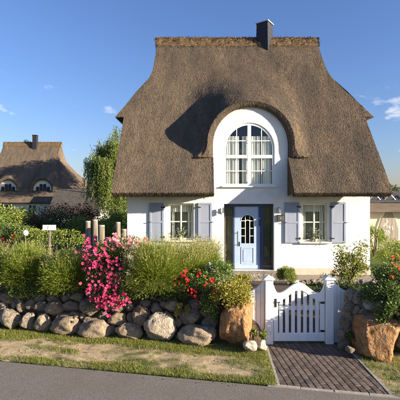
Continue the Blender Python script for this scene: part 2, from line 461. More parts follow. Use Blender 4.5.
def strip(name, s0, s1, n0, n1, z, mat, ds=0.12, rough=0.0, sh0=0.0, sh1=0.0):
    ns = max(2, int((s1-s0)/ds)); nn = max(2, int((n1-n0)/ds))
    V = []; 
    for j in range(nn+1):
        for i in range(ns+1):
            n = n0+(n1-n0)*j/nn; sa = s0+sh0*n; s = sa+(s1+sh1*n-sa)*i/ns
            V.append(rd(s, n, z + (rough*fbm(s*3, n*3, 1.7) if rough else 0) - (.04 if rough and n < -.001 else 0)))
    Fq = [(j*(ns+1)+i, j*(ns+1)+i+1, (j+1)*(ns+1)+i+1, (j+1)*(ns+1)+i) for j in range(nn) for i in range(ns)]
    o = mesh_np(name, np.array(V), np.array(Fq), mat, smooth=True)
    return tag(o, kind='structure')
strip('road', -60, 60, -6.0, -0.055, ZF+0.004, M['asphalt'], 1.2)
strip('verge', -14, -0.04, -0.05, 1.7, ZF+0.012, M['sand'], 0.1, 0.018, sh1=-0.14)
strip('verge', 1.63, 14, -0.05, 1.7, ZF+0.012, M['sand'], 0.1, 0.018, sh0=-0.2)

def clip_poly(poly, inside_poly):
    out = poly
    m = len(inside_poly)
    for i in range(m):
        a, b = inside_poly[i], inside_poly[(i+1) % m]
        side = lambda p: (b[0]-a[0])*(p[1]-a[1]) - (b[1]-a[1])*(p[0]-a[0])
        res = []
        for j in range(len(out)):
            p, q = out[j], out[(j+1) % len(out)]
            sp, sq = side(p), side(q)
            if sp >= 0: res.append(p)
            if (sp >= 0) != (sq >= 0):
                t = sp/(sp-sq); res.append((p[0]+(q[0]-p[0])*t, p[1]+(q[1]-p[1])*t))
        out = res
        if len(out) < 3: return []
    return out

c0 = rd(0.0, 0.0); c1 = rd(1.60, 0.0)
drive_poly = [(c0[0], c0[1]), (c1[0], c1[1]), (2.88, -5.72), (1.36, -5.72)]
mb = MB(); mb.prism_xy(drive_poly, ZF-0.05, ZF+0.003)
drive = tag(mb.build('driveway', M['joint']), kind='structure')
ang = rad(-86); ca, sa = math.cos(ang), math.sin(ang)
pl, pw, gap = 0.205, 0.105, 0.006
shared = None
for r in range(-26, 27):
    for c in range(-14, 15):
        u0 = c*pl + (pl/2 if r % 2 else 0); v0 = r*pw
        loc = [(u0+gap, v0+gap), (u0+pl-gap, v0+gap), (u0+pl-gap, v0+pw-gap), (u0+gap, v0+pw-gap)]
        w = [(2.05+u*ca-v*sa, -6.7+u*sa+v*ca) for u, v in loc]
        cp = clip_poly(w, drive_poly)
        if not cp: continue
        area = abs(sum(cp[i][0]*cp[(i+1) % len(cp)][1]-cp[(i+1) % len(cp)][0]*cp[i][1] for i in range(len(cp))))/2
        if area < 0.0012: continue
        dz = rnd.uniform(-0.0025, 0.0035)
        if area > 0.985*(pl-2*gap)*(pw-2*gap):
            cx = sum(p[0] for p in w)/4; cy = sum(p[1] for p in w)/4
            if shared is None:
                b = MB(); b.prism_xy([(p[0]-cx, p[1]-cy) for p in w], -0.03, 0.012, 0.006)
                me = bpy.data.meshes.new('paver'); me.from_pydata(b.v, [], b.f); me.materials.append(M['paver']); shared = me
            o = bpy.data.objects.new('paver', shared); COL.objects.link(o); o.parent = drive
            o.location = (cx, cy, ZF+0.004+dz); o.rotation_euler = (rnd.uniform(-.012,.012), rnd.uniform(-.012,.012), rnd.uniform(-.01,.01))
        else:
            b = MB(); b.prism_xy(cp, ZF-0.026, ZF+0.014+dz, 0.005); b.build('paver', M['paver'], drive)
# flush concrete edging along the road and the drive
mb = MB()
for s0 in np.arange(-0.2, 1.75, 0.5):
    a, b_, c_, d_ = rd(s0+.004, -.055), rd(s0+.496, -.055), rd(s0+.496, 0.0), rd(s0+.004, 0.0)
    mb.prism_xy([a[:2], b_[:2], c_[:2], d_[:2]], ZF-0.1, ZF+0.02+rnd.uniform(-.004,.004), 0.006)
tag(mb.build('kerb', M['kerb']), kind='structure')
mb = MB()
for (xa, ya, xb, yb) in ((c0[0]-.045, c0[1]+.01, 1.315, -5.72), (c1[0]+.002, c1[1]+.02, 2.882, -5.72)):
    for k in range(4):
        t0, t1 = k/4+.002, (k+1)/4-.002
        mb.prism_xy([(xa+(xb-xa)*t0, ya+(yb-ya)*t0), (xa+(xb-xa)*t0+.043, ya+(yb-ya)*t0), (xa+(xb-xa)*t1+.043, ya+(yb-ya)*t1), (xa+(xb-xa)*t1, ya+(yb-ya)*t1)], ZF-0.1, ZF+0.022, 0.005)
tag(mb.build('drive_edging', M['kerb']), kind='structure')
# garden path from the gate to the door
V = []; ysp = np.linspace(-5.72, -0.95, 14)
for y in ysp:
    for x in (1.0, 3.1): V.append((x - (y+5.72)*0.06, y, ground_z(x, y)+0.012))
tag(mesh_np('garden_path', np.array(V), np.array([(2*i, 2*i+1, 2*i+3, 2*i+2) for i in range(len(ysp)-1)]), M['paver']), kind='structure')
mb = MB(); mb.prism_xy([(2.9,-1.5),(6.6,-1.5),(6.6,-0.02),(2.9,-0.02)], -0.05, 0.012)
tag(mb.build('gravel_bed', M['gravel']), kind='structure')

# ------------------------------------------------------------------ thatched roof generator
def inside_fn(h, x, z, y):
    w = h['w0'] + h['dw']*(y-h['yf']); a = h['a0'] + h['da']*(y-h['yf']); z0 = h['z0']
    fl = h['flare']*np.clip((z0-z)/(z0-h['zh']), 0, 1)**2
    up = ((x-h['xd'])/w)**2 + ((z-z0)/(a-z0))**2 - 1
    lo = (np.abs(x-h['xd'])/(w+fl))**2 - 1
    return np.where(z > z0, up, lo)

def hood_y(h, x, z):
    a = np.full(x.shape, h['yf']); b = np.full(x.shape, h['yf']+14.0)
    for _ in range(34):
        m = (a+b)/2; f = inside_fn(h, x, z, m)
        a = np.where(f > 0, m, a); b = np.where(f > 0, b, m)
    return (a+b)/2

def thatch_roof(pr, parent, reeds, name='roof'):
    xc, ye, ze, k, yr = pr['xc'], pr['ye'], pr['ze'], pr['k'], pr['yr']
    zr = ze + k*(yr-ye); zt = pr['zt']; step = pr['step']
    hz, hv = zip(*pr['hw'])
    hw = lambda z: np.interp(z, hz, hv)
    ysl = lambda z: ye + (z-ze)/k
    zrows = list(np.arange(ze, zr-1e-4, step)) + [zr]
    rows = []
    marks = sorted([(h['zh'], 'hood') for h in pr['hoods']] + [(zt, 'tip')])
    hz_set = sorted(set(h['zh'] for h in pr['hoods']))
    for z in zrows:
        if all(abs(z-m[0]) > step*0.5 for m in marks): rows.append((z, z > zt, z))
    for z in hz_set: rows.append((z, z > zt, z-1e-4)); rows.append((z, z > zt, z+1e-4))
    rows.append((zt, False, zt-1e-4)); rows.append((zt, True, zt+1e-4))
    rows.sort(key=lambda r: r[2])
    zv = np.array([r[0] for r in rows]); tip = np.array([r[1] for r in rows]); key = np.array([r[2] for r in rows])
    half = np.where(tip, hw(zv), pr['verge'])
    nc = int(2*pr['verge']/step)
    u = np.linspace(-1, 1, nc+1)
    X = xc + half[:, None]*u[None]; Z = np.repeat(zv[:, None], nc+1, 1); K = np.repeat(key[:, None], nc+1, 1)
    inside = np.zeros(X.shape, bool)
    Y = ysl(Z)
    for h in pr['hoods']:
        act = K > h['zh']
        yh = hood_y(h, X, Z)
        kk = h.get('blend', 0.3)
        hh = np.clip(0.5+0.5*(yh-Y)/kk, 0, 1)
        sm = yh*(1-hh)+Y*hh - kk*hh*(1-hh)
        fade = np.clip((yh-h['yf'])/0.25, 0, 1)
        Y = np.where(act, np.where(yh < Y + kk, np.minimum(sm*fade + np.minimum(yh, Y)*(1-fade), Y), Y), Y)
        ins = act & (inside_fn(h, X, Z, h['yf']) < 0)
        if h['low']: ins |= (~act) & (np.abs(X-h['xd']) < h['low'])
        inside |= ins
    # move inner vertices that touch a kept face out to the rim of the opening
    out = ~inside
    near = np.zeros_like(inside)
    for dj in (-1, 0, 1):
        for di in (-1, 0, 1):
            near |= np.roll(np.roll(out, dj, 0), di, 1)
    mv = inside & near
    for h in pr['hoods']:
        for j, i in zip(*np.where(mv)):
            x, z = X[j, i], Z[j, i]
            if abs(x-h['xd']) > h['w0']+1: continue
            if K[j, i] < h['zh']:
                if h['low']: X[j, i] = h['xd'] + math.copysign(h['low'], x-h['xd'])
            else:
                if z > h['z0']:
                    g = math.sqrt(((x-h['xd'])/h['w0'])**2 + ((z-h['z0'])/(h['a0']-h['z0']))**2) + 1e-6
                    X[j, i] = h['xd'] + (x-h['xd'])/g; Z[j, i] = h['z0'] + (z-h['z0'])/g
                else:
                    fl = h['flare']*max(0, (h['z0']-z)/(h['z0']-h['zh']))**2
                    X[j, i] = h['xd'] + math.copysign(h['w0']+fl, x-h['xd'])
                Y[j, i] = h['yf']
    # gentle unevenness of hand-laid thatch
    lump = pr['lump']
    for j in range(X.shape[0]):
        for i in range(X.shape[1]):
            if not mv[j, i]:
                Y[j, i] -= lump*mnoise.noise(Vector((X[j, i]*0.9, Z[j, i]*0.9, 3.1))) + 0.5*lump*mnoise.noise(Vector((X[j, i]*3.1, Z[j, i]*2.2, 7.7)))
    nr = len(rows)
    idx = np.arange(nr*(nc+1)).reshape(nr, nc+1)
    q = np.stack([idx[:-1, :-1], idx[:-1, 1:], idx[1:, 1:], idx[1:, :-1]], -1)
    keep = ~(inside[:-1, :-1] & inside[:-1, 1:] & inside[1:, 1:] & inside[1:, :-1])
    V = [np.stack([X, Y, Z], -1).reshape(-1, 3)]; Q = [q[keep]]
    nv = V[0].shape[0]
    def addgrid(G):
        nonlocal nv
        a, b = G.shape[:2]
        ii = np.arange(a*b).reshape(a, b) + nv
        V.append(G.reshape(-1, 3)); Q.append(np.stack([ii[:-1, :-1], ii[:-1, 1:], ii[1:, 1:], ii[1:, :-1]], -1).reshape(-1, 4))
        nv += a*b
    # back slope
    sel = [j for j in range(nr)][::3] + [nr-1]
    Xb = xc + half[sel][:, None]*np.linspace(-1, 1, 21)[None]; Zb = np.repeat(zv[sel][:, None], 21, 1)
    addgrid(np.stack([Xb, 2*yr-ysl(Zb), Zb], -1))
    # hips, verge cuts and tip ledges
    tz = zv[tip]
    for sgn in (-1, 1):
        v = np.linspace(0, 1, 25)
        xs = xc + sgn*hw(tz); y0 = ysl(tz); y1 = 2*yr - y0
        bul = 0.0
        addgrid(np.stack([np.repeat(xs[:, None], 25, 1), y0[:, None]+(y1-y0)[:, None]*v[None], np.repeat(tz[:, None], 25, 1)], -1))
        yt = ysl(zt)
        addgrid(np.array([[(xc+sgn*hw(zt), y, zt) for y in (yt, 2*yr-yt)], [(xc+sgn*(pr['verge']-0.35), y, zt-0.05) for y in (yt+.1, 2*yr-yt-.1)]]))
        lz = np.linspace(ze, zt, 14); th = pr['th']
        for side in (0, 1):
            yo = ysl(lz); yi = yo + th*0.9; zi = lz - th*0.45
            if side: yo = 2*yr-yo; yi = 2*yr-yi
            xv = xc+sgn*pr['verge']
            addgrid(np.stack([np.stack([np.full(14, xv), yo, lz], -1), np.stack([np.full(14, xv-sgn*0.05), yi, zi], -1)], 0))
    # eave cut and soffit
    ex = np.linspace(xc-pr['verge'], xc+pr['verge'], 120); th = pr['th']
    def eave(xa):
        e0 = np.stack([xa, np.full(len(xa), ye), np.full(len(xa), ze)], -1)
        e1 = np.stack([xa, np.full(len(xa), ye+th*.30), np.full(len(xa), ze-th*.28)], -1)
        e2 = np.stack([xa, np.full(len(xa), ye+th*.85), np.full(len(xa), ze-th*.42)], -1)
        e3 = np.stack([xa, np.full(len(xa), ye+th*.85+1.9), np.full(len(xa), ze-th*.42+1.9*k)], -1)
        addgrid(np.stack([e0, e1, e2], 0)); addgrid(np.stack([e2, e3], 0))
    gaps = sorted([(h['xd']-h['low'], h['xd']+h['low']) for h in pr['hoods'] if h['low']])
    xa = xc-pr['verge']
    for g0, g1 in gaps + [(xc+pr['verge'], None)]:
        eave(np.linspace(xa, g0, 40)); xa = g1
    yb = 2*yr-ye
    addgrid(np.array([[(xc-pr['verge'], yb, ze), (xc+pr['verge'], yb, ze)], [(xc-pr['verge'], yb-th*.85, ze-th*.42), (xc+pr['verge'], yb-th*.85, ze-th*.42)],
                      [(xc-pr['verge'], yb-th*.85-1.9, ze-th*.42+1.9*k), (xc+pr['verge'], yb-th*.85-1.9, ze-th*.42+1.9*k)]]))
    # rims of the hoods
    rims = []
    for h in pr['hoods']:
        na = 48; t = np.linspace(0, math.pi, na)
        ox = h['xd'] - h['w0']*np.cos(t); oz = h['z0'] + (h['a0']-h['z0'])*np.sin(t)
        ix = h['xd'] - h['iw']*np.cos(t); iz = h['iz0'] + (h['ia']-h['iz0'])*np.sin(t)
        lowz = np.linspace(h['zh'], h['z0'], 6)[:-1]; lowi = np.linspace(h['zh'], h['iz0'], 6)[:-1]
        fl = h['flare']*np.clip((h['z0']-lowz)/(h['z0']-h['zh']), 0, 1)**2
        ox = np.concatenate([h['xd']-h['w0']-fl, ox, h['xd']+h['w0']+fl[::-1]]); oz = np.concatenate([lowz, oz, lowz[::-1]])
        ix = np.concatenate([np.full(5, h['xd']-h['iw']), ix, np.full(5, h['xd']+h['iw'])]); iz = np.concatenate([lowi, iz, lowi[::-1]])
        O = np.stack([ox, np.full(len(ox), h['yf']), oz], -1); I = np.stack([ix, np.full(len(ix), h['yf']+h['rimback']), iz], -1)
        mid = O*0.45 + I*0.55; mid[:, 1] -= 0.02
        B = I.copy(); B[:, 1] = h['yin']
        addgrid(np.stack([O, mid, I, B], 0))
        rims.append((O, I))
        for e in (0, -1):      # underside of the two horns
            back = O[e].copy(); back[1] = h['yin'] + 0.6; ib = I[e].copy(); ib[1] = h['yin'] + 0.6
            addgrid(np.array([[O[e], I[e]], [back, ib]]))
        if h['low']:
            lz = np.linspace(ze, h['zh'], 30)
            for sgn in (-1, 1):
                xv = h['xd']+sgn*h['low']
                a = np.stack([np.full(30, xv), ysl(lz), lz], -1)
                b = np.stack([np.full(30, xv+0.0*sgn), np.maximum(ysl(lz), h['yin']), lz - 0.1], -1)
                addgrid(np.stack([a, b], 0))
    Vn = np.concatenate(V); Qn = np.concatenate(Q)
    ro = mesh_np(name, Vn, Qn, M['thatch'], parent, smooth=False)
    me = ro.data
    # reed ends: real stubs standing a little off the surface, pointing down the slope
    if reeds:
        A = Vn[Qn[:, 0]]; Bq = Vn[Qn[:, 1]]; Cq = Vn[Qn[:, 2]]; Dq = Vn[Qn[:, 3]]
        nrm = np.cross(Cq-A, Dq-Bq); area = np.linalg.norm(nrm, axis=1)/2
        nrm = unit(nrm); cen = (A+Bq+Cq+Dq)/4
        nrm = np.where((nrm[:, 1:2] > 0) & (cen[:, 1:2] < yr-0.3) & (np.abs(nrm[:, 0:1]) < 0.9), -nrm, nrm)
        sx = np.sign(cen[:, 0]-xc); flip = (np.abs(nrm[:, 0]) >= 0.75) & (nrm[:, 0]*sx < 0) & (np.abs(cen[:, 0]-xc) > 3.5)
        nrm = np.where(flip[:, None], -nrm, nrm)
        wgt = area*((cen[:, 1] < yr+0.6))
        pick = rng.choice(len(Qn), size=reeds, p=wgt/wgt.sum())
        a, b = rng.random(reeds)[:, None], rng.random(reeds)[:, None]
        Pp = (A[pick]*(1-a)+Bq[pick]*a)*(1-b) + (Dq[pick]*(1-a)+Cq[pick]*a)*b
        nn = nrm[pick]
        down = np.array([0, 0, -1.0])[None] - nn*(-nn[:, 2:3])
        flat = np.linalg.norm(down, axis=1) < 0.3
        down = np.where(flat[:, None], np.array([0, -1.0, -0.2])[None], unit(down))
        jit = rng.normal(size=(reeds, 3))*0.09
        D = unit(down + nn*rng.uniform(0.01, 0.10, (reeds, 1)) + jit)
        L = rng.uniform(0.05, 0.13, reeds)*pr['rs']; W = rng.uniform(0.005, 0.008, reeds)*pr['rs']
        Pp = Pp - D*L[:, None]*0.35
        V2, Q2 = leaf_geo(Pp, D, L, W, 0.1, nn + rng.normal(size=(reeds, 3))*0.5)
        so = mesh_np('reed_ends', V2, Q2, M['reed'], ro); tag(so, kind='stuff')
    # ridge capping
    rx = pr['ridge']; rb = MB(); ns = 110
    prof = [(-0.36, -0.36*k-0.02), (-0.40, -0.36*k+0.06), (-0.20, -0.20*k+0.17), (-0.07, 0.06), (0.07, 0.06), (0.20, -0.20*k+0.17), (0.40, -0.36*k+0.06), (0.36, -0.36*k-0.02)]
    G = []
    for i in range(ns+1):
        x = xc - rx + 2*rx*i/ns
        G.append([(x, yr+py*pr['rs2']+0.01*mnoise.noise(Vector((x*4, py*5, 0))), zr+pz*pr['rs2']+0.05*mnoise.noise(Vector((x*3.1, py*3, 5)))+0.045*mnoise.noise(Vector((x*9, py*3, 8)))) for py, pz in prof])
    G = np.array(G); m_ = len(prof)
    ii = np.arange((ns+1)*m_).reshape(ns+1, m_)
    rq = np.stack([ii[:-1, :-1], ii[1:, :-1], ii[1:, 1:], ii[:-1, 1:]], -1).reshape(-1, 4)
    caps = np.array([[0, 1, 2, 3], [0, 3, 4, 7], [4, 5, 6, 7]]); caps = np.concatenate([caps, caps+ns*m_])
    rg = mesh_np('ridge', G.reshape(-1, 3), np.concatenate([rq, caps]), M['heather'], ro)
    if reeds:
        nb = 16000
        x = xc + rng.uniform(-rx-0.03, rx+0.03, nb); yy = rng.normal(0, 0.17, nb).clip(-.42, .42)
        zz = zr + np.where(np.abs(yy) < .07, 0.05, 0.13 - np.abs(yy)*k)*1.0 - 0.02
        zz = np.minimum(zz, zr+0.06)
        Pb = np.stack([x, yr+yy, zz], -1)
        D = np.stack([rng.normal(0, .5, nb)+np.where(x > xc+rx-.25, .7, 0)-np.where(x < xc-rx+.25, .7, 0), np.sign(yy)*rng.uniform(0.2, 0.9, nb), rng.normal(-0.3, 0.5, nb)], -1)
        V2, Q2 = leaf_geo(Pb, D, rng.uniform(0.05, 0.16, nb), rng.uniform(0.008, 0.02, nb), 0.1)
        tag(mesh_np('ridge_twigs', V2, Q2, M['heather'], ro), kind='stuff')
    return ro, rims

# ------------------------------------------------------------------ main house
HOUSE = empty('thatched_house', (1.77, 0, 0), 'large white thatched house with arched dormer, pale shutters and blue front door', 'house')
XC, XD = 1.72, 1.80
main = dict(xc=XC, ye=-1.0, ze=2.93, k=1.40, yr=4.18, zt=5.88, step=0.055, verge=4.66, th=0.30, lump=0.035, rs=1.0, ridge=3.76, rs2=0.9,
            hw=[(5.88, 5.0), (6.05, 4.90), (6.5, 4.64), (7.09, 4.34), (7.85, 3.86), (8.3, 3.75), (9.2, 3.71), (10.4, 3.72)],
            hoods=[dict(xd=XD, zh=4.2, w0=1.54, a0=6.17, z0=4.70, yf=-0.20, dw=0.50, da=0.66, flare=0.20, low=1.33, iw=1.36, ia=6.0, iz0=4.64, rimback=0.10, yin=0.06, blend=0.8)])
roof, rims = thatch_roof(main, HOUSE, 360000)
# trimmed reed ends round the arch, pointing forward out of the cut
O, I = rims[0]; nb = 9000
t = rng.random(nb)*(len(O)-1); i0 = np.floor(t).astype(int); fr = (t-i0)[:, None]; w = rng.random(nb)[:, None]
Oe = O[i0]*(1-fr)+O[np.minimum(i0+1, len(O)-1)]*fr; Ie = I[i0]*(1-fr)+I[np.minimum(i0+1, len(O)-1)]*fr
Pb = Oe*w+Ie*(1-w)
D = np.stack([(XD-Pb[:, 0])*0.5, np.full(nb, -0.7), (4.4-Pb[:, 2])*0.5], -1) + rng.normal(size=(nb, 3))*0.3
V2, Q2 = leaf_geo(Pb-unit(D)*0.02, D, rng.uniform(0.025, 0.045, nb), rng.uniform(0.006, 0.012, nb), 0.1)
tag(mesh_np('arch_reed_ends', V2, Q2, M['reed'], roof), kind='stuff')
nb = 9000
ex = np.concatenate([rng.uniform(XC-4.65, XD-1.33, nb//2), rng.uniform(XD+1.33, XC+4.65, nb//2)]); w = rng.random(nb)
Pb = np.stack([ex, -1.0+w*.26, 2.93-w*.13], -1)
D = np.array([0, -0.45, -0.8])[None] + rng.normal(size=(nb, 3))*0.25
V2, Q2 = leaf_geo(Pb-unit(D)*0.04, D, rng.uniform(0.04, 0.065, nb), rng.uniform(0.006, 0.012, nb), 0.1)
tag(mesh_np('eave_reed_ends', V2, Q2, M['reed'], roof), kind='stuff')

# walls with real openings
WX0, WX1 = -2.60, 6.07
holes = [(-1.14, -0.22, 1.24, 2.56), (0.86, 2.65, 0.16, 2.54), (3.63, 4.58, 1.19, 2.57)]
wmb = MB()
xs_ = sorted(set([WX0, 0.46, 3.14, WX1] + [h[0] for h in holes] + [h[1] for h in holes]))
zs_ = sorted(set([-0.1, 2.9] + [h[2] for h in holes] + [h[3] for h in holes]))
for i in range(len(xs_)-1):
    for j in range(len(zs_)-1):
        xm, zm = (xs_[i]+xs_[i+1])/2, (zs_[j]+zs_[j+1])/2
        if any(h[0] < xm < h[1] and h[2] < zm < h[3] for h in holes): continue
        wmb.add([(xs_[i],0,zs_[j]),(xs_[i+1],0,zs_[j]),(xs_[i+1],0,zs_[j+1]),(xs_[i],0,zs_[j+1])], [(0,1,2,3)])
for (x0, x1, z0, z1) in holes:
    dp = 0.36 if z0 < 0.5 else 0.16
    wmb.add([(x0,0,z0),(x1,0,z0),(x1,0,z1),(x0,0,z1),(x0,dp,z0),(x1,dp,z0),(x1,dp,z1),(x0,dp,z1)],
            [(0,4,5,1),(1,5,6,2),(2,6,7,3),(3,7,4,0)])
for (a, b) in ((WX0, 0.46), (3.14, WX1)):
    wmb.add([(a,0,2.9),(b,0,2.9),(b,0,3.95),(a,0,3.95)], [(0,1,2,3)])
# dormer wall: ring between the arch outline and the arched window opening
AW, AZ0, AZT, AB = 0.905, 4.53, 5.44, 3.18
def arch_loop(cx, hw_, zb, zs, zt, na=40, nb_=10, ns_=10):
    L = [(cx-hw_+2*hw_*i/nb_, zb) for i in range(nb_)]
    L += [(cx+hw_, zb+(zs-zb)*i/ns_) for i in range(ns_)]
    L += [(cx+hw_*math.cos(math.pi*i/na), zs+(zt-zs)*math.sin(math.pi*i/na)) for i in range(na)]
    L += [(cx-hw_, zs+(zb-zs)*i/ns_) for i in range(ns_)]
    return L
WXC = (0.855+2.665)/2
outl = arch_loop(XD, 1.34, 2.9, 4.64, 6.0); inl = arch_loop(WXC, AW, AB, AZ0, AZT)
n = len(outl)
wmb.add([(x, 0, z) for x, z in outl] + [(x, 0, z) for x, z in inl] + [(x, 0.14, z) for x, z in inl],
        [(i, (i+1) % n, n+(i+1) % n, n+i) for i in range(n)] + [(n+i, n+(i+1) % n, 2*n+(i+1) % n, 2*n+i) for i in range(n)])
# dormer cheeks running back into the roof, gables and back wall
wmb.add([(XD-1.34,0,2.9),(XD-1.34,2.0,2.9),(XD-1.34,2.0,4.64),(XD-1.34,0,4.64),(XD+1.34,0,2.9),(XD+1.34,2.0,2.9),(XD+1.34,2.0,4.64),(XD+1.34,0,4.64)], [(0,1,2,3),(4,7,6,5)])
for x in (WX0, WX1):
    wmb.add([(x,0,-.1),(x,8.36,-.1),(x,8.36,3.8),(x,6.9,5.86),(x,1.46,5.86),(x,0,3.8)], [(0,1,2,3,4,5)])
wmb.add([(WX0,8.36,-.1),(WX1,8.36,-.1),(WX1,8.36,3.9),(WX0,8.36,3.9)], [(0,3,2,1)])
wmb.build('wall', M['plaster'], HOUSE)
for (a, b_) in ((WX0-0.02, 0.71), (2.81, WX1+0.02)):
    pm = MB(); pm.box(a, b_, -0.025, -0.002, -0.1, 0.24); pm.build('plinth', M['plinth'], HOUSE)
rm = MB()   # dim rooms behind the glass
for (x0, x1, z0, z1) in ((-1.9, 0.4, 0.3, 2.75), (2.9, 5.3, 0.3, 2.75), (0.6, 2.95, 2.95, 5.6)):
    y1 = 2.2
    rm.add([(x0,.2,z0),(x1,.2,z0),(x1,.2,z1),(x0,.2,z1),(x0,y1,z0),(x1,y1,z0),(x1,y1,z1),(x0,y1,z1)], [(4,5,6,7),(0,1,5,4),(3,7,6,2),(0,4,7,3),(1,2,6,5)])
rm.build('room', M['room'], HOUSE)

def curtain(parent, x0, x1, y, z0, z1, amp=0.03, wl_=0.11, top=None, mat='curtain'):
    nx = max(8, int((x1-x0)/0.012)); G = []
    for j in range(9):
        row = []
        for i in range(nx+1):
            x = x0+(x1-x0)*i/nx
            zt_ = top(x) if top else z1
            z = z0+(zt_-z0)*j/8
            row.append((x, y+amp*math.sin(2*math.pi*x/wl_+0.6*math.sin(x*9)), z))
        G.append(row)
    G = np.array(G); ii = np.arange(G.shape[0]*G.shape[1]).reshape(G.shape[:2])
    return mesh_np('curtain', G.reshape(-1, 3), np.stack([ii[:-1,:-1], ii[:-1,1:], ii[1:,1:], ii[1:,:-1]], -1).reshape(-1, 4), M[mat], parent, True)

def square_window(x0, x1, z0, z1):
    y = 0.10
    f = MB(); t = 0.075
    f.box(x0, x1, y, y+.06, z0, z0+t, .008); f.box(x0, x1, y, y+.06, z1-t, z1, .008)
    f.box(x0, x0+t, y+.002, y+.058, z0+t, z1-t, .008); f.box(x1-t, x1, y+.002, y+.058, z0+t, z1-t, .008)
    W = f.build('window', M['cream'], HOUSE)
    xm, zm = (x0+x1)/2, z0+(z1-z0)*.50
    b = MB(); b.box(xm-.026, xm+.026, y-.006, y+.05, z0+t, z1-t, .006); b.build('mullion', M['cream'], W)
    b = MB(); b.box(x0+t, xm-.026, y+.004, y+.045, zm-.02, zm+.02, .005); b.box(xm+.026, x1-t, y+.004, y+.045, zm-.02, zm+.02, .005); b.build('glazing_bar', M['cream'], W)
    for (a, c) in ((x0+t, xm-.026), (xm+.026, x1-t)):
        for (d, e) in ((z0+t, zm-.02), (zm+.02, z1-t)):
            p = MB(); yy = y+.025+rnd.uniform(-.002,.002)
            p.add([(a,yy,d),(c,yy+rnd.uniform(-.004,.004),d),(c,yy+rnd.uniform(-.004,.004),e),(a,yy,e)], [(0,1,2,3)]); p.build('pane', M['glass'], W)
    s = MB(); s.box(x0-.10, x1+.10, -.10, .10, z0-.055, z0-.004, .01); s.build('sill', M['cream'], W)
    curtain(W, x0+.02, x0+.22, .30, z0, z1, .025, .09); curtain(W, x1-.22, x1-.02, .30, z0, z1, .025, .09)
    curtain(W, x0+.02, x1-.02, .27, z1-.32, z1, .02, .08)
    curtain(W, x0+.02, x1-.02, .36, z0, z1, .012, .07, mat='sheer')
    return W
square_window(*holes[0]); square_window(*holes[2])

def shutter(x0, x1, z0, z1, hinge_right):
    b = MB(); y0, y1 = -.052, -.012; t = .07
    b.box(x0, x1, y0+.014, y1, z0, z1, .004)
    S = b.build('shutter', M['shutter'], HOUSE)
    fr = MB()
    fr.box(x0, x0+t, y0, y0+.013, z0, z1, .004); fr.box(x1-t, x1, y0, y0+.013, z0, z1, .004)
    for zz in (z0, z0+(z1-z0)*.48, z1-t): fr.box(x0+t, x1-t, y0+.001, y0+.013, zz, zz+t, .004)
    fr.build('shutter_frame', M['shutter'], S)
    xh = x1 if hinge_right else x0; d = 1 if hinge_right else -1
    for zz in (z0+.16, z1-.16):
        h = MB(); xa, xb = sorted((xh-d*.10, xh+d*.045)); h.box(xa, xb, y0-.008, y0-.001, zz-.02, zz+.02, .002); h.tube([(xh+d*.02, y0-.006, zz-.045), (xh+d*.02, y0-.006, zz+.045)], [.014, .014], 6); h.build('hinge', M['iron'], S)
    l_ = MB(); xl = x0 if hinge_right else x1; l_.box(xl-.05, xl+.05, y0-.02, y0-.006, (z0+z1)/2-.012, (z0+z1)/2+.012, .002); l_.build('catch', M['iron'], S)
    return S
shutter(-1.80, -1.29, 1.20, 2.58, True); shutter(-0.07, 0.42, 1.20, 2.58, False)
shutter(3.02, 3.54, 1.15, 2.60, True); shutter(4.68, 5.19, 1.15, 2.60, False)

# arched dormer window
def arch_strip(mb, cx, zs, r0, r1, y0, y1, a0=0, a1=math.pi, na=36, sq=1.0):
    pts = [(math.cos(a0+(a1-a0)*i/na), math.sin(a0+(a1-a0)*i/na)) for i in range(na+1)]
    V_ = []
    for c, s_ in pts: V_ += [(cx+r0*c, y0, zs+r0*s_*sq), (cx+r1*c, y0, zs+r1*s_*sq), (cx+r1*c, y1, zs+r1*s_*sq), (cx+r0*c, y1, zs+r0*s_*sq)]
    Fs = []
    for i in range(na):
        a = i*4; b = a+4
        Fs += [(a,b,b+1,a+1),(a+1,b+1,b+2,a+2),(a+2,b+2,b+3,a+3),(a+3,b+3,b,a)]
    mb.add(V_, Fs)
def arch_top(x, r): return AZ0 + math.sqrt(max(0, r*r-(x-WXC)**2))
y = 0.03
f = MB(); t = .08
f.box(WXC-AW, WXC-AW+t, y, y+.07, AB, AZ0); f.box(WXC+AW-t, WXC+AW, y, y+.07, AB, AZ0); f.box(WXC-AW+t, WXC+AW-t, y, y+.07, AB, AB+t)
arch_strip(f, WXC, AZ0, AW-t, AW, y, y+.07)
AWIN = f.build('window', M['frame'], HOUSE)
AWIN['label'] = 'tall arched window under the thatched hood'
zt_ = 4.23
b = MB(); b.box(WXC-.065, WXC+.065, y-.012, y+.06, AB+t, AZT-t, .008); b.build('mullion', M['frame'], AWIN)
b = MB(); b.box(WXC-AW+t, WXC-.065, y-.008, y+.06, zt_-.06, zt_+.06, .008); b.box(WXC+.065, WXC+AW-t, y-.008, y+.06, zt_-.06, zt_+.06, .008); b.build('transom', M['frame'], AWIN)
xq = [(WXC-AW+t, WXC-.065), (WXC+.065, WXC+AW-t)]
zm1, zm2 = 3.72, 4.80
b = MB()
for (xa, xb) in xq:
    xm = (xa+xb)/2
    b.box(xm-.014, xm+.014, y+.01, y+.045, AB+t, zt_-.06); b.box(xm-.014, xm+.014, y+.01, y+.045, zt_+.06, arch_top(xm, AW-t)+.01)
    b.box(xa, xb, y+.012, y+.043, zm1-.014, zm1+.014); b.box(xa if xa > WXC else WXC-math.sqrt((AW-t)**2-(zm2-AZ0)**2), xb if xb < WXC else WXC+math.sqrt((AW-t)**2-(zm2-AZ0)**2), y+.012, y+.043, zm2-.014, zm2+.014)
b.build('glazing_bar', M['frame'], AWIN)
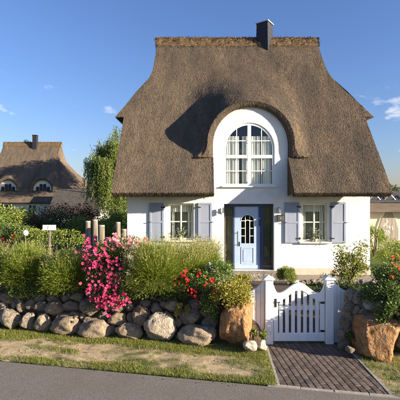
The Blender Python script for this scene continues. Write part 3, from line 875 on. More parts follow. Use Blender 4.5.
for (xa, xb) in xq:
    xm = (xa+xb)/2
    for (a, c) in ((xa, xm-.014), (xm+.014, xb)):
        for (d, e) in ((AB+t, zm1-.014), (zm1+.014, zt_-.06), (zt_+.06, zm2-.014), (zm2+.014, None)):
            p = MB(); tl = rnd.uniform(-.004, .004); yy = y+.03
            if e is not None: p.add([(a,yy,d),(c,yy+tl,d),(c,yy+tl,e),(a,yy,e)], [(0,1,2,3)])
            else:
                xs2 = np.linspace(a, c, 7); top = [(x_, yy+tl*(x_-a)/(c-a), max(d+.004, arch_top(x_, AW-t*.6))) for x_ in xs2]
                p.add([(x_, yy+tl*(x_-a)/(c-a), d) for x_ in xs2] + top[::-1], [tuple(range(14))])
            p.build('pane', M['glass'], AWIN)
s = MB(); s.box(WXC-AW-.08, WXC+AW+.08, -.09, .10, AB-.05, AB-.002, .01); s.build('sill', M['frame'], AWIN)
for (xa, xb) in ((WXC-.80, WXC-.34), (WXC-.24, WXC-.02), (WXC+.04, WXC+.40), (WXC+.50, WXC+.80)):
    curtain(AWIN, xa, xb, .155, AB, 0, .03, .10, top=lambda x: min(arch_top(x, AW-.06), 4.98))

# front door
DX0, DX1, DZ0, DZ1 = 0.86, 2.65, 0.16, 2.54
y = 0.20
for (a, b_) in ((DX0, DX0+.07), (DX1-.07, DX1)):
    fd = MB(); fd.box(a, b_, y, y+.12, DZ0, DZ1-.10); fd.build('side_frame', M['darkframe'], HOUSE)
fr = MB(); fr.box(DX0, DX1, y-.01, y+.12, DZ1-.10, DZ1); fr.box(1.19, 1.25, y-.005, y+.12, DZ0, DZ1-.10); fr.box(2.13, 2.30, y-.005, y+.12, DZ0, DZ1-.10)
fr.build('door_frame', M['navy'], HOUSE)
for (a, b_) in ((DX0+.07, 1.19), (2.30, DX1-.07)):
    g = MB(); g.box(a, b_, y+.05, y+.062, DZ0+.05, DZ1-.10); sp = g.build('side_light', M['darkglass'], HOUSE)
    for (c, d) in ((DZ0, DZ0+.05), (2.05, 2.09)):
        g = MB(); g.box(a, b_, y+.03, y+.10, c, d); g.build('rail', M['darkframe'], sp)
    g = MB(); g.box(a-.0, b_+.0, y+.10, y+.11, DZ0+.05, DZ1-.1); g.build('blind', M['blind'], sp)
dm = MB(); dx0, dx1 = 1.25, 2.13; dzt = DZ1-.10; yd = y+.03
gx0, gx1, gz0, gz1 = 1.50, 1.96, 1.10, 1.93
dm.box(dx0, gx0, yd, yd+.06, DZ0+.02, dzt); dm.box(gx1, dx1, yd, yd+.06, DZ0+.02, dzt); dm.box(gx0, gx1, yd, yd+.06, DZ0+.02, gz0)
# arched head over the glazing
na = 16; pts = [((gx0+gx1)/2 + (gx1-gx0)/2*math.cos(math.pi*i/na), gz1+.20*math.sin(math.pi*i/na)) for i in range(na+1)]
for i in range(na):
    (xa, za), (xb, zb) = pts[i], pts[i+1]
    dm.add([(xb,yd,zb),(xa,yd,za),(xa,yd,dzt),(xb,yd,dzt),(xb,yd+.06,zb),(xa,yd+.06,za)], [(0,1,2,3),(0,4,5,1)])
DOOR = dm.build('door', M['doorblue'], HOUSE)
g = MB(); g.add([(x_, yd+.035, z_) for x_, z_ in [(gx0, gz0), (gx1, gz0)] + pts], [tuple(range(len(pts)+2))]); g.build('door_glass', M['darkglass'], DOOR)
g = MB()
for xx in (gx0+.15, gx1-.15): g.box(xx-.012, xx+.012, yd+.012, yd+.03, gz0, gz1+.16)
for zz in (1.37, 1.65, 1.92):
    g.box(gx0, gx0+.138, yd+.014, yd+.028, zz-.012, zz+.012); g.box(gx1-.138, gx1, yd+.014, yd+.028, zz-.012, zz+.012)
arch_strip(g, (gx0+gx1)/2, 1.86, .075, .10, yd+.010, yd+.03)
arch_strip(g, (gx0+gx1)/2, gz1, .228, .25, yd-.012, yd+.03, na=20, sq=.88)
g.build('glazing_bar', M['frame'], DOOR)
g = MB()
for (a, b_, c, d) in ((1.49, 1.97, .36, .40), (1.49, 1.97, .93, .97), (1.49, 1.53, .40, .93), (1.93, 1.97, .40, .93)): g.box(a, b_, yd-.014, yd-.001, c, d, .005)
g.box(1.57, 1.89, yd-.012, yd-.001, .44, .89, .01); g.build('door_panel', M['doorblue'], DOOR)
g = MB(); g.box(dx0, dx1, yd-.02, yd-.001, DZ0+.02, DZ0+.16, .006); g.build('kick_board', M['doorblue'], DOOR)
g = MB(); g.tube([(1.36, yd-.06, 1.0), (1.36, yd-.06, 1.55)], [.016, .016], 8)
for zz in (1.06, 1.49): g.tube([(1.36, yd-.06, zz), (1.36, yd, zz)], [.01, .01], 6)
g.box(1.415, 1.45, yd-.012, yd-.001, 1.0, 1.16, .003); g.build('handle', M['iron'], DOOR)
st = MB(); st.box(0.72, 2.80, -.62, .22, -.02, .155, .015); st.box(0.50, 3.0, -1.02, -.62, -.05, .06, .015); st.build('doorstep', M['stone'], HOUSE)

# chimney, set diagonally at the ridge
def rot_box(mb, cx, cy, hs0, hs1, z0, z1, a):
    v = []
    for hs, z in ((hs0, z0), (hs1, z1)):
        for k_ in range(4):
            t_ = a + math.pi/4 + k_*math.pi/2
            v.append((cx+hs*math.sqrt(2)*math.cos(t_), cy+hs*math.sqrt(2)*math.sin(t_), z))
    mb.add(v, [(0,3,2,1),(4,5,6,7)] + [(i,(i+1) % 4,4+(i+1) % 4,4+i) for i in range(4)])
cm = MB(); CX, CY, CA = 3.0, 4.05, rad(-35)
rot_box(cm, CX, CY, .315, .275, 8.9, 10.80, CA)
CH = cm.build('chimney', M['slate'], HOUSE)
cm = MB(); rot_box(cm, CX, CY, .32, .32, 10.80, 10.85, CA); rot_box(cm, CX, CY, .29, .12, 10.85, 10.89, CA); cm.build('chimney_cap', M['capmetal'], CH)
cm = MB(); cm.tube([(CX, CY, 10.88), (CX, CY, 10.98)], [.05, .04], 10); cm.build('flue', M['capmetal'], CH)
cm = MB()
for k_ in range(8):
    z = 9.1 + k_*.2; rot_box(cm, CX, CY, .317-.04*(z-8.9)/2.04+.004, .317-.04*(z-8.9)/2.04+.004, z, z+.012, CA)
cm.build('slate_courses', M['slate'], CH)

# wall lamps and letter box beside the door
def wall_lamp(x, z, label):
    e = empty('wall_lamp', (x, 0, z), label, 'wall lamp', 'lamps beside the front door')
    b = MB(); b.box(x-.05, x+.05, -.02, -.003, z-.09, z+.09, .004); b.build('back_plate', M['steel'], e)
    b = MB(); b.tube([(x, -.02, z), (x, -.10, z)], [.018, .018], 8); b.build('arm', M['steel'], e)
    b = MB(); b.tube([(x, -.115, z-.11), (x, -.115, z-.09), (x, -.115, z+.09), (x, -.115, z+.11)], [.035, .05, .05, .035], 12); b.build('lamp_body', M['steel'], e, True)
wall_lamp(0.74, 2.28, 'small steel cylinder wall lamp left of the front door')
wall_lamp(2.80, 2.32, 'small steel cylinder wall lamp right of the front door above the letter box')
e = empty('letter_box', (2.86, 0, 1.97), 'small dark square letter box right of the front door', 'letter box')
b = MB(); b.box(2.76, 2.96, -.09, -.003, 1.93, 2.13, .008); b.build('box', M['darkframe'], e)
b = MB(); b.box(2.75, 2.97, -.10, -.002, 2.132, 2.15, .004); b.build('lid', M['iron'], e)
b = MB(); b.box(2.83, 2.89, -.095, -.0905, 2.0, 2.06); b.build('name_plate', M['steel'], e)

# ------------------------------------------------------------------ plants
def lumps(center, r, nl, shell=0.55):
    c = np.array(center); out = []
    while len(out) < nl:
        v = rng.normal(size=3); v /= np.linalg.norm(v)
        if v[2] < -0.5: continue
        out.append(c + v*np.array(r)*rng.uniform(shell, 0.9))
    return np.array(out)

def foliage_points(center, r, n, nl=24, lump=0.32):
    L = lumps(center, r, nl); k_ = rng.integers(0, nl, n); c = np.array(center)
    d = unit(rng.normal(size=(n, 3))); rr = rng.random(n)**0.45
    s = np.array(r)*lump*rng.uniform(0.75, 1.25, (nl, 1))
    Pp = L[k_] + d*rr[:, None]*s[k_]
    out = unit((Pp-c)/np.array(r)) + 0.8*d
    return Pp, unit(out)

def shrub(name, label, cat, base, center, r, n, leaf, mat, nl=24, lump=0.34, flowers=(), group=None, stems=5, aspect=0.5, up=0.2):
    e = empty(name, base, label, cat, group)
    Pp, Dn = foliage_points(center, r, n, nl, lump)
    D = unit(Dn + rng.normal(size=Dn.shape)*0.7 + np.array([0, 0, up]))
    L = rng.uniform(0.6, 1.3, n)*leaf
    V_, Q_ = leaf_geo(Pp, D, L, L*aspect, 0.12, unit(Dn + rng.normal(size=Dn.shape)*0.6))
    tag(mesh_np('foliage', V_, Q_, mat, e), kind='stuff')
    sb = MB()
    for _ in range(stems):
        a = rnd.uniform(0, 2*math.pi); q = rnd.uniform(.2, .6)
        tip = (center[0]+math.cos(a)*r[0]*q, center[1]+math.sin(a)*r[1]*q, center[2]+r[2]*.4)
        m_ = tuple((base[i]*.5+tip[i]*.5)+rnd.uniform(-.04,.04) for i in range(3))
        sb.tube([base, m_, tip], [leaf*.35, leaf*.25, leaf*.1], 5)
    if stems: sb.build('stem', M['bark'], e)
    for (fm, pts, size, spread, per) in flowers:
        blossoms(e, fm, pts, size, spread, per)
    return e

def blossoms(e, mat, pts, size, spread, per, name='blossoms'):
    C = np.repeat(np.array(pts, float), per, 0) + rng.normal(size=(len(pts)*per, 3))*spread
    nb_ = len(C); npet = 9
    nrm = unit(np.array([0.35, -0.8, 0.35])[None] + rng.normal(size=(nb_, 3))*0.5)
    a = np.tile(np.linspace(0, 2*math.pi, npet, endpoint=False), nb_) + rng.uniform(0, .6, nb_*npet)
    N = np.repeat(nrm, npet, 0); t1 = unit(np.cross(N, np.array([0.1, 0.2, 1.0])[None])); t2 = np.cross(N, t1)
    cup = np.tile(np.where(np.arange(npet) % 2 == 0, 0.35, 1.1), nb_)[:, None]
    D = unit(t1*np.cos(a)[:, None] + t2*np.sin(a)[:, None] + N*cup)
    sz = np.repeat(rng.uniform(.7, 1.25, nb_)*size, npet)
    V_, Q_ = leaf_geo(np.repeat(C, npet, 0), D, sz, sz*1.0, -0.15, N)
    tag(mesh_np(name, V_, Q_, mat, e), kind='stuff')

def spiky_clump(name, label, base, center, r, n, plume=0.1, group='spiky clumps on the stone bank'):
    """rounded mound of thin upright shoots: every shoot starts inside the dome and ends just outside it"""
    e = empty(name, base, label, 'grass clump', group)
    c = np.array(center); R = np.array(r)
    d = unit(rng.normal(size=(n*2, 3))); d = d[d[:, 2] > -0.55][:n]; n = len(d)
    ns0 = rng.uniform(0.30, 0.72, n)[:, None]
    lob = np.array([1 + .22*mnoise.noise(Vector(tuple(v*2.1)) + Vector(base)) for v in d])[:, None]
    Pp = c + d*R*ns0*lob
    az = np.arctan2(d[:, 1], d[:, 0]) + rng.normal(0, .25, n)
    lean = np.arccos(np.clip(d[:, 2], -1, 1))*0.62 + rng.normal(0, .10, n)
    L = np.linalg.norm(R)/1.73*rng.uniform(.42, .72, n)*(1+.35*np.clip(d[:, 2], 0, 1))
    V_, Q_, tips = blade_geo(Pp, az, lean, rng.uniform(0.05, 0.75, n), L, rng.uniform(.005, .011, n), 3)
    tag(mesh_np('blades', V_, Q_, M['lavender'], e), kind='stuff')
    ns_ = int(n*1.2); pk = rng.integers(0, n, ns_); seg = rng.integers(0, 3, ns_); k_ = 8
    A = V_[pk*k_ + 2*seg]; B = V_[pk*k_ + 2*seg + 2]; f_ = rng.random(ns_)[:, None]
    V3, Q3 = leaf_geo(A*(1-f_)+B*f_, unit(B-A) + rng.normal(size=(ns_, 3))*0.4, rng.uniform(.04, .09, ns_), rng.uniform(.005, .010, ns_), .05)
    tag(mesh_np('side_leaves', V3, Q3, M['lavender'], e), kind='stuff')
    up = np.where((d[:, 2] > 0.45) & (rng.random(n) < plume))[0]
    if len(up):
        T = tips[up]; D = np.stack([np.cos(az[up])*.3, np.sin(az[up])*.3, np.ones(len(up))], -1)
        C = np.repeat(T, 5, 0) + np.repeat(unit(D), 5, 0)*rng.uniform(-.06, .08, (len(up)*5, 1))
        V4, Q4 = leaf_geo(C, np.repeat(D, 5, 0)+rng.normal(size=(len(C), 3))*.35, rng.uniform(.025, .05, len(C)), .007, .05)
        tag(mesh_np('seed_heads', V4, Q4, M['plume'], e), kind='stuff')
    return e

# ------------------------------------------------------------------ boulder banks
def rock_mesh(seed, sub=4, rough=0.20, cuts=8):
    import bmesh
    bm = bmesh.new(); bmesh.ops.create_icosphere(bm, subdivisions=sub, radius=1)
    r_ = random.Random(seed)
    pls = []
    for _ in range(cuts):
        v = Vector((r_.gauss(0,1), r_.gauss(0,1), r_.gauss(0,1))).normalized(); pls.append((v, r_.uniform(.62, .88)))
    for v in bm.verts:
        p = v.co.copy()
        for nrm, d in pls:
            s_ = p.dot(nrm)
            if s_ > d: p -= nrm*(s_-d)*0.93
        f_ = 1 + rough*mnoise.fractal(p*1.1 + Vector((seed*3.1, seed*1.7, 0)), 0.8, 2.0, 4) + .05*mnoise.noise(p*6 + Vector((seed, 0, 0)))
        v.co = p*f_
    mn = [min(v.co[i] for v in bm.verts) for i in range(3)]; mx = [max(v.co[i] for v in bm.verts) for i in range(3)]
    for v in bm.verts: v.co = Vector([(v.co[i]-(mn[i]+mx[i])/2)/((mx[i]-mn[i])/2) for i in range(3)])
    me = bpy.data.meshes.new('stone'); bm.to_mesh(me); bm.free()
    me.polygons.foreach_set('use_smooth', [True]*len(me.polygons))
    return me
ROCKS = {}
def rock(mat, k_):
    key = (mat, k_)
    if key not in ROCKS:
        me = rock_mesh(k_+1); me.materials.append(M[mat]); ROCKS[key] = me
    return ROCKS[key]

def put_stone(parent, px, py, wpx, hpx, n=1.42, mat='stone', k_=None, depth=None, tilt=None, name='stone'):
    d = wall_depth(px, n) if depth is None else depth
    p = P(px, py, d); sc = d/F
    o = bpy.data.objects.new(name, rock(mat, rnd.randrange(9) if k_ is None else k_))
    link(o, parent)
    o.location = p
    w = wpx*sc/2*1.04; h = hpx*sc/2*1.04
    o.scale = (w, max(.45*w+.45*h, .08), h)
    o.rotation_euler = (rnd.uniform(-.15,.15), rnd.uniform(-.12,.12) if tilt is None else tilt, rnd.uniform(-.25,.25)-.19)
    return o

BANKL = empty('boulder_wall', rd(-3.5, 1.5, ZF), 'long low wall of round field stones left of the white gate', 'stone wall')
low_row = [(-58,314,26,24,'stone'),(-32,316,26,22,'stonetan'),(-12,317,22,22,'stone'),(11,320,23,22,'stone'),(29,321,15,19,'stone'),(44,323,16,19,'stonetan'),(68,325,31,21,'stonetan'),(97,329,34,21,'stonetan'),
           (130,331,29,18,'stonetan'),(161,327,33,31,'stone'),(198,334,38,21,'stonetan')]
up_row = [(-55,296,20,14),(-36,298,20,14),(-18,300,18,14),(-26,290,16,10),(-5,305,12,12),(3,307,12,12),(8,298,15,12),(15,304,10,10),(22,307,11,16),(20,295,13,10),(33,304,14,13),(42,306,15,12),(56,308,20,16),(71,306,17,11),(66,297,14,9),
          (52,298,14,9),(40,297,13,9),(90,308,24,19),(75,316,12,10),(83,317,9,8),(78,297,14,9),(104,316,10,10),(96,298,14,9),(119,319,20,15),(131,318,8,13),(142,315,18,20),(130,307,11,8),(118,308,14,9),(156,309,13,12),(108,307,12,9),
          (173,306,16,12),(191,316,24,15),(180,312,12,10),(145,304,12,8),(165,305,12,9),(195,305,16,10),(207,310,14,12),(207,322,12,12),(2,296,12,9),(-12,292,14,9),(178,322,9,9),(113,329,10,12),(147,324,9,11),(180,336,9,9),(83,330,8,9),(56,328,9,10),(214,322,10,16)]
for (a, b_, c, d, m_) in low_row: put_stone(BANKL, a, b_, c, d, 1.46, m_)
for (a, b_, c, d) in up_row: put_stone(BANKL, a, b_, c, d, 1.56 + max(0, (320-b_))*0.006, rnd.choice(['stone','stone','stonetan']))
def bank(s0, s1, top, parent, n0=1.55, n1=3.0):
    G = []; ns_ = max(4, int((s1-s0)/.15))
    prof = [(n0, 0), (n0+.10, .55), (n0+.25, .92), (n0+.55, 1.0), (n1-.45, .95), (n1-.15, .5), (n1, 0)]
    for i in range(ns_+1):
        s = s0+(s1-s0)*i/ns_; e_ = min(1, min(i, ns_-i)/2.0+.15)
        G.append([rd(s, n_+.04*mnoise.noise(Vector((s*2, n_*2, 1))), ZF+(top-ZF)*h*e_+.05*mnoise.noise(Vector((s*2.3, n_*3, 4)))) for n_, h in prof])
    G = np.array(G); ii = np.arange(G.shape[0]*G.shape[1]).reshape(G.shape[:2])
    return mesh_np('earth_core', G.reshape(-1, 3), np.stack([ii[:-1,:-1], ii[1:,:-1], ii[1:,1:], ii[:-1,1:]], -1).reshape(-1, 4), M['soil'], parent, True)
bank(-9.0, -0.25, 0.74, BANKL)
# stones on the garden side of the wall, seen from the house
for k_ in range(34):
    s = -8.5 + k_*0.24
    o = bpy.data.objects.new('stone', rock('stone', k_ % 9)); link(o, BANKL); o.location = rd(s, 2.92, 0.12+.3*(k_ % 2)); o.scale = (.2, .17, .19); o.rotation_euler = (0, 0, rnd.uniform(0, 6))

BANKR = empty('boulder_wall', rd(3.2, 1.5, ZF), 'short stone wall under dark shrubs right of the white gate', 'stone wall')
for (a, b_, c, d, m_) in [(350,308,13,16,'stone'),(357,297,13,14,'stone'),(370,303,17,13,'whitestone'),(346,322,12,16,'stone'),(363,314,14,14,'stone'),(350,295,10,12,'stone'),(386,304,20,14,'stone'),(404,304,20,16,'stone'),
                           (412,322,22,20,'stonetan'),(408,342,26,22,'stone'),(432,342,26,24,'stonetan'),(428,316,24,18,'stone'),(452,340,24,26,'stone'),(448,312,24,20,'stonetan'),(343,336,10,14,'stone'),(356,310,11,12,'stonetan'),(362,303,10,9,'stone'),(349,299,9,9,'stonetan'),(353,318,12,12,'stone'),(347,313,9,9,'stonetan'),(350,330,13,12,'stone'),(366,295,12,9,'stone'),(357,328,12,14,'stonetan'),(348,341,10,9,'stonetan')]:
    put_stone(BANKR, a, b_, c, d, 1.75 if a < 375 else 1.6, m_)
bank(1.62, 9.0, 0.70, BANKR, 1.95, 3.0)

def boulder(label, px, py, w, h, n, mat, k_, shape=None, tilt=0.0, cat='boulder', dep=0.55):
    d = wall_depth(px, n); p = P(px, py, d); sc = d/F
    me = rock_mesh(k_, 5, 0.14, 8)
    for v in me.vertices:
        if shape: v.co = shape(v.co)
    me.materials.append(M[mat]); me.name = 'boulder'
    o = bpy.data.objects.new('boulder', me); COL.objects.link(o)
    o.location = p; o.scale = (w*sc/2, dep, h*sc/2); o.rotation_euler = (0, tilt, -.19)
    return tag(o, label, cat)
def boxy(co, e=.72):
    return Vector([math.copysign(abs(c)**e, c) for c in co])
def lean_top(co):
    co = boxy(co, .70)
    return Vector((co.x*(1-.06*co.z) + .10*co.z, co.y, co.z*(1+.06*co.x)))
boulder('tall ochre boulder at the end of the wall left of the gate', 236, 322, 33, 48, 1.55, 'orange', 21, lean_top, 0.0, dep=.42)
def flat_top(co):
    co = boxy(co, .78)
    z = co.z if co.z < .55 else .55+(co.z-.55)*.35
    return Vector((co.x*(1+.12*co.z), co.y, z/0.72 - .0))
boulder('broad ochre boulder right of the paved drive', 375, 333.5, 47, 42, 1.62, 'orange', 33, flat_top, 0.04, dep=.46)
g_ = 'pale stones at the foot of the gate post'
tag(put_stone(None, 250, 345.5, 14, 11, 1.12, 'whitestone', 2, name='loose_stone'), 'larger pale stone at the foot of the tall ochre boulder', 'stone', g_)
tag(put_stone(None, 262, 345, 9, 11, 1.20, 'whitestone', 5, name='loose_stone'), 'smaller pale stone beside the left white gate post', 'stone', g_)
g_ = 'small stones by the right gate post'
tag(put_stone(None, 342, 346, 9, 8, 1.40, 'stone', 4, name='loose_stone'), 'small grey stone left of the pair by the right gate post', 'stone', g_)
tag(put_stone(None, 350, 350, 9, 8, 1.25, 'stone', 7, name='loose_stone'), 'small grey stone against the broad ochre boulder', 'stone', g_)

# ------------------------------------------------------------------ white garden gate
GY = -5.85
def gpost(x0, x1, label):
    e = empty('gate_post', ((x0+x1)/2, GY, ZF), label, 'gate post', 'white gate posts')
    b = MB(); b.box(x0, x1, GY-.07, GY+.09, ZF-.1, 1.10, .01); b.build('shaft', M['gatewhite'], e)
    b = MB(); b.box(x0-.03, x1+.03, GY-.10, GY+.12, 1.10, 1.135, .008)
    xm = (x0+x1)/2
    b.add([(x0-.02,GY-.09,1.135),(x1+.02,GY-.09,1.135),(x1+.02,GY+.11,1.135),(x0-.02,GY+.11,1.135),(xm,GY+.01,1.19)], [(0,1,4),(1,2,4),(2,3,4),(3,0,4)])
    b.build('cap', M['gatewhite'], e)
gpost(1.31, 1.47, 'white wooden gate post on the latch side next to the tall ochre boulder'); gpost(2.53, 2.69, 'white wooden gate post on the hinge side near the broad ochre boulder')
GATE = empty('garden_gate', (2.0, GY, ZF), 'white wooden picket gate with curved top rail', 'gate')
gx0, gx1 = 1.485, 2.515; gm = (gx0+gx1)/2
def gate_top(x):
    u_ = abs(x-gm)/((gx1-gx0)/2)
    return 0.83 + .21*(0.5+0.5*math.cos(math.pi*min(1, u_/.80))) + (.17*((u_-.80)/.20)**2 if u_ > .80 else 0)
nb_ = 40; b = MB(); V_ = []
for i in range(nb_+1):
    x = gx0+(gx1-gx0)*i/nb_; zt2 = gate_top(x); u_ = abs(x-gm)/((gx1-gx0)/2)
    zb2 = gate_top(x) - (.15 if u_ < .72 else .15+.1*(u_-.72)/.28)
    V_ += [(x, GY-.03, zb2), (x, GY-.03, zt2), (x, GY+.03, zt2), (x, GY+.03, zb2)]
Fs = [(0,1,2,3), tuple(nb_*4+i for i in (3,2,1,0))]
for i in range(nb_):
    a = i*4; c = a+4; Fs += [(a,c,c+1,a+1),(a+1,c+1,c+2,a+2),(a+2,c+2,c+3,a+3),(a+3,c+3,c,a)]
b.add(V_, Fs); b.build('top_rail', M['gatewhite'], GATE)
b = MB(); b.box(gx0, gx1, GY-.03, GY+.03, ZF+.06, ZF+.22, .008); b.build('bottom_rail', M['gatewhite'], GATE)
for (a, c) in ((gx0, gx0+.09), (gx1-.09, gx1)):
    b = MB(); b.box(a, c, GY-.028, GY+.028, ZF+.22, .80, .006); b.build('stile', M['gatewhite'], GATE)
for k_ in range(7):
    x = gx0+.09 + (gx1-gx0-.18)*(k_+.5)/7
    b = MB(); b.box(x-.036, x+.036, GY-.022, GY+.004, ZF+.22, gate_top(x)-.14, .005); b.build('picket', M['gatewhite'], GATE)
b = MB(); b.box(gx0+.09, gx1-.09, GY+.006, GY+.035, .48, .56, .004); b.build('middle_rail', M['gatewhite'], GATE)
b = MB(); b.box(gx0+.01, gx0+.06, GY-.042, GY-.031, .55, .72, .003); b.tube([(gx0+.03, GY-.03, .66), (gx0+.03, GY-.085, .66), (gx0+.12, GY-.085, .66)], [.009, .009, .009], 6); b.build('latch', M['iron'], GATE)
for zz in (0.05, .62):
    b = MB(); b.box(gx1-.09, gx1-.005, GY-.040, GY-.031, zz, zz+.04, .002); b.build('hinge', M['iron'], GATE)
def wing(x0, x1, high_right, label, ya, yb):
    """solid white fence panel whose curved top sweeps up to the gate post"""
    e = empty('fence_panel', ((x0+x1)/2, ya, ZF), label, 'fence panel', 'white panels beside the gate')
    nb2 = 5
    for i in range(nb2):
        t0, t1 = i/nb2, (i+1)/nb2
        def top(t_): 
            q = t_ if high_right else 1-t_
            return .84 + .24*q*q
        xa, xb = x0+(x1-x0)*t0+.003, x0+(x1-x0)*t1-.003
        y0_, y1_ = ya+(yb-ya)*t0, ya+(yb-ya)*t1
        b = MB()
        b.add([(xa,y0_-.02,ZF+.02),(xb,y1_-.02,ZF+.02),(xb,y1_-.02,top(t1)),(xa,y0_-.02,top(t0)),(xa,y0_+.02,ZF+.02),(xb,y1_+.02,ZF+.02),(xb,y1_+.02,top(t1)),(xa,y0_+.02,top(t0))],
              [(0,1,2,3),(7,6,5,4),(3,2,6,7),(0,4,5,1),(1,5,6,2),(0,3,7,4)])
        b.build('board', M['gatewhite'], e)
wing(0.92, 1.30, True, 'white board panel between the tall ochre boulder and the gate', GY+.05, GY+.02)
wing(2.70, 3.08, False, 'white board panel between the gate and the right stone wall', GY+.02, GY+.05)

# ------------------------------------------------------------------ planting on the banks
def onbank(px, n=2.0, z=0.70):
    d = wall_depth(px, n); p = P(px, 200, d); return (p.x, p.y, z)
def pp(px, py, n): return tuple(P(px, py, wall_depth(px, n)))
def mound(px, py, n, r, cnt, label, plume=.1):
    spiky_clump('lavender_clump', label, onbank(px, n), pp(px, py, n), r, cnt, plume)
mound(27, 274, 1.82, (.58, .52, .58), 7000, 'large rounded spiky green mound at the left end of the wall')
mound(67, 280, 1.66, (.52, .48, .56), 6500, 'rounded spiky green mound just left of the pink roses')
mound(156, 277, 1.68, (.66, .52, .64), 9000, 'broad rounded spiky green mound right of the pink roses', .2)
mound(187, 271, 2.1, (.52, .45, .50), 5500, 'feathery green mound between the broad mound and the red flowers', .45)
mound(206, 262, 2.6, (.40, .36, .42), 2600, 'small feathery mound below the left edge of the front door', .5)
mound(-8, 272, 2.0, (.56, .5, .56), 5000, 'spiky mound cut off by the left edge of the picture')
rb = onbank(106, 1.95)
ROSE = shrub('rose_bush', 'pink rambling rose spilling over the stone wall', 'rose bush', rb, pp(106, 264, 1.85), (.52, .42, .52), 5200, .055, M['roseleaf'], 30, .36)
Pk = []
for (a, b_) in [(91,250),(88,241),(85,258),(96,254),(108,258),(113,263),(100,268),(86,266),(104,276),(95,287),(92,290),(103,293),(115,285),(117,279),(105,300),(110,307),(113,303),(119,299),(121,304),(101,297),(89,247),(109,254),(94,262),(116,262),(90,283),(106,310),(84,252)]:
    Pk.append(pp(a, b_, 1.22 if b_ > 280 else 1.36))
for _ in range(16):
    t_ = rnd.random(); Pk.append(pp(102 + 8*t_ + rnd.gauss(0, 10), 245 + 60*t_, 1.36 - .14*t_))
blossoms(ROSE, M['pink'], Pk, .036, .075, 8)
V_, Q_ = leaf_geo(np.array([pp(rng.uniform(86,124), rng.uniform(270,308), rng.uniform(1.28,1.5)) for _ in range(1500)]), unit(rng.normal(size=(1500,3))+np.array([0,-.5,-.3])), .055, .028)
tag(mesh_np('trailing_foliage', V_, Q_, M['roseleaf'], ROSE), kind='stuff')
rb2 = onbank(124, 2.2)
ROSE2 = shrub('rose_bush', 'pale pink rose in front of the white house corner', 'rose bush', rb2, pp(124, 250, 2.2), (.58, .32, .30), 2600, .05, M['roseleaf'], 20, .36)
blossoms(ROSE2, M['palepink'], [pp(a, b_, 1.8) for a, b_ in [(110,239),(116,237),(113,242),(128,241),(131,246),(126,247),(138,242),(144,241),(134,250),(120,244),(141,246),(106,243)]], .04, .055, 7)
shrub('flowering_shrub', 'yellowish flowering shrub between the log posts and pink roses', 'shrub', onbank(112, 2.3), pp(112, 252, 2.3), (.38, .25, .25), 1500, .045, M['brightleaf'], 14, flowers=[(M['orangefl'], [pp(a, b_, 2.05) for a, b_ in [(104,250),(112,248),(118,252),(98,244)]], .03, .04, 4)])

GER = shrub('flowering_shrub', 'red flowering plant below the feathery clump on the wall', 'shrub', onbank(198, 1.75), pp(197, 285, 1.60), (.30, .22, .28), 2600, .045, M['boxleaf'], 14)
blossoms(GER, M['red'], [pp(a, b_, 1.36) for a, b_ in [(184,272),(186,278),(190,290),(194,296),(200,275),(211,282),(212,288),(197,299),(187,284),(192,293),(182,275),(203,289),(178,283),(206,279)]], .03, .05, 4)
shrub('box_bush', 'dense rounded green bush left of the white fence panel', 'bush', onbank(218, 1.9), pp(218, 275, 1.9), (.40, .34, .27), 4200, .04, M['boxleaf'], 26)
shrub('golden_shrub', 'golden leaved shrub draped over the tall ochre boulder', 'shrub', onbank(230, 1.8, .6), pp(231, 297, 1.55), (.46, .46, .36), 5200, .04, M['goldleaf'], 30)
shrub('golden_shrub', 'golden leaved shrub behind the boulder below the front door', 'shrub', onbank(243, 2.2, .6), pp(242, 282, 2.2), (.28, .25, .16), 1600, .04, M['goldleaf'], 12)
shrub('trailing_plant', 'trailing green plant hanging beside the tall ochre boulder', 'plant', onbank(209, 1.6, .5), pp(210, 308, 1.42), (.19, .14, .46), 2400, .04, M['ivy'], 18)
shrub('sedum_tuft', 'small golden tuft growing between wall stones', 'plant', pp(182, 314, 1.5), pp(182, 311, 1.42), (.14, .10, .15), 500, .04, M['goldleaf'], 7, stems=0)
wf = empty('white_flower', onbank(208, 2.0), 'white flower spike beside the round green bush', 'flower')
b = MB(); b.tube([onbank(208, 2.0), pp(209, 262, 2.0)], [.008, .005], 5); b.build('stem', M['boxleaf'], wf)
blossoms(wf, M['whitefl'], [pp(209, q, 2.0) for q in (263, 266, 269, 272, 275)], .028, .022, 4)
shrub('ground_plant', 'dark shaded foliage overhanging the wall under the left clumps', 'plant', onbank(38, 1.6, .6), pp(38, 290, 1.62), (.75, .2, .25), 3600, .05, M['ivy'], 26, stems=3)
shrub('ground_plant', 'low green foliage under the feathery clumps on the wall', 'plant', onbank(158, 1.6, .6), pp(155, 296, 1.66), (.95, .2, .16), 3000, .045, M['ivy'], 26, stems=3)
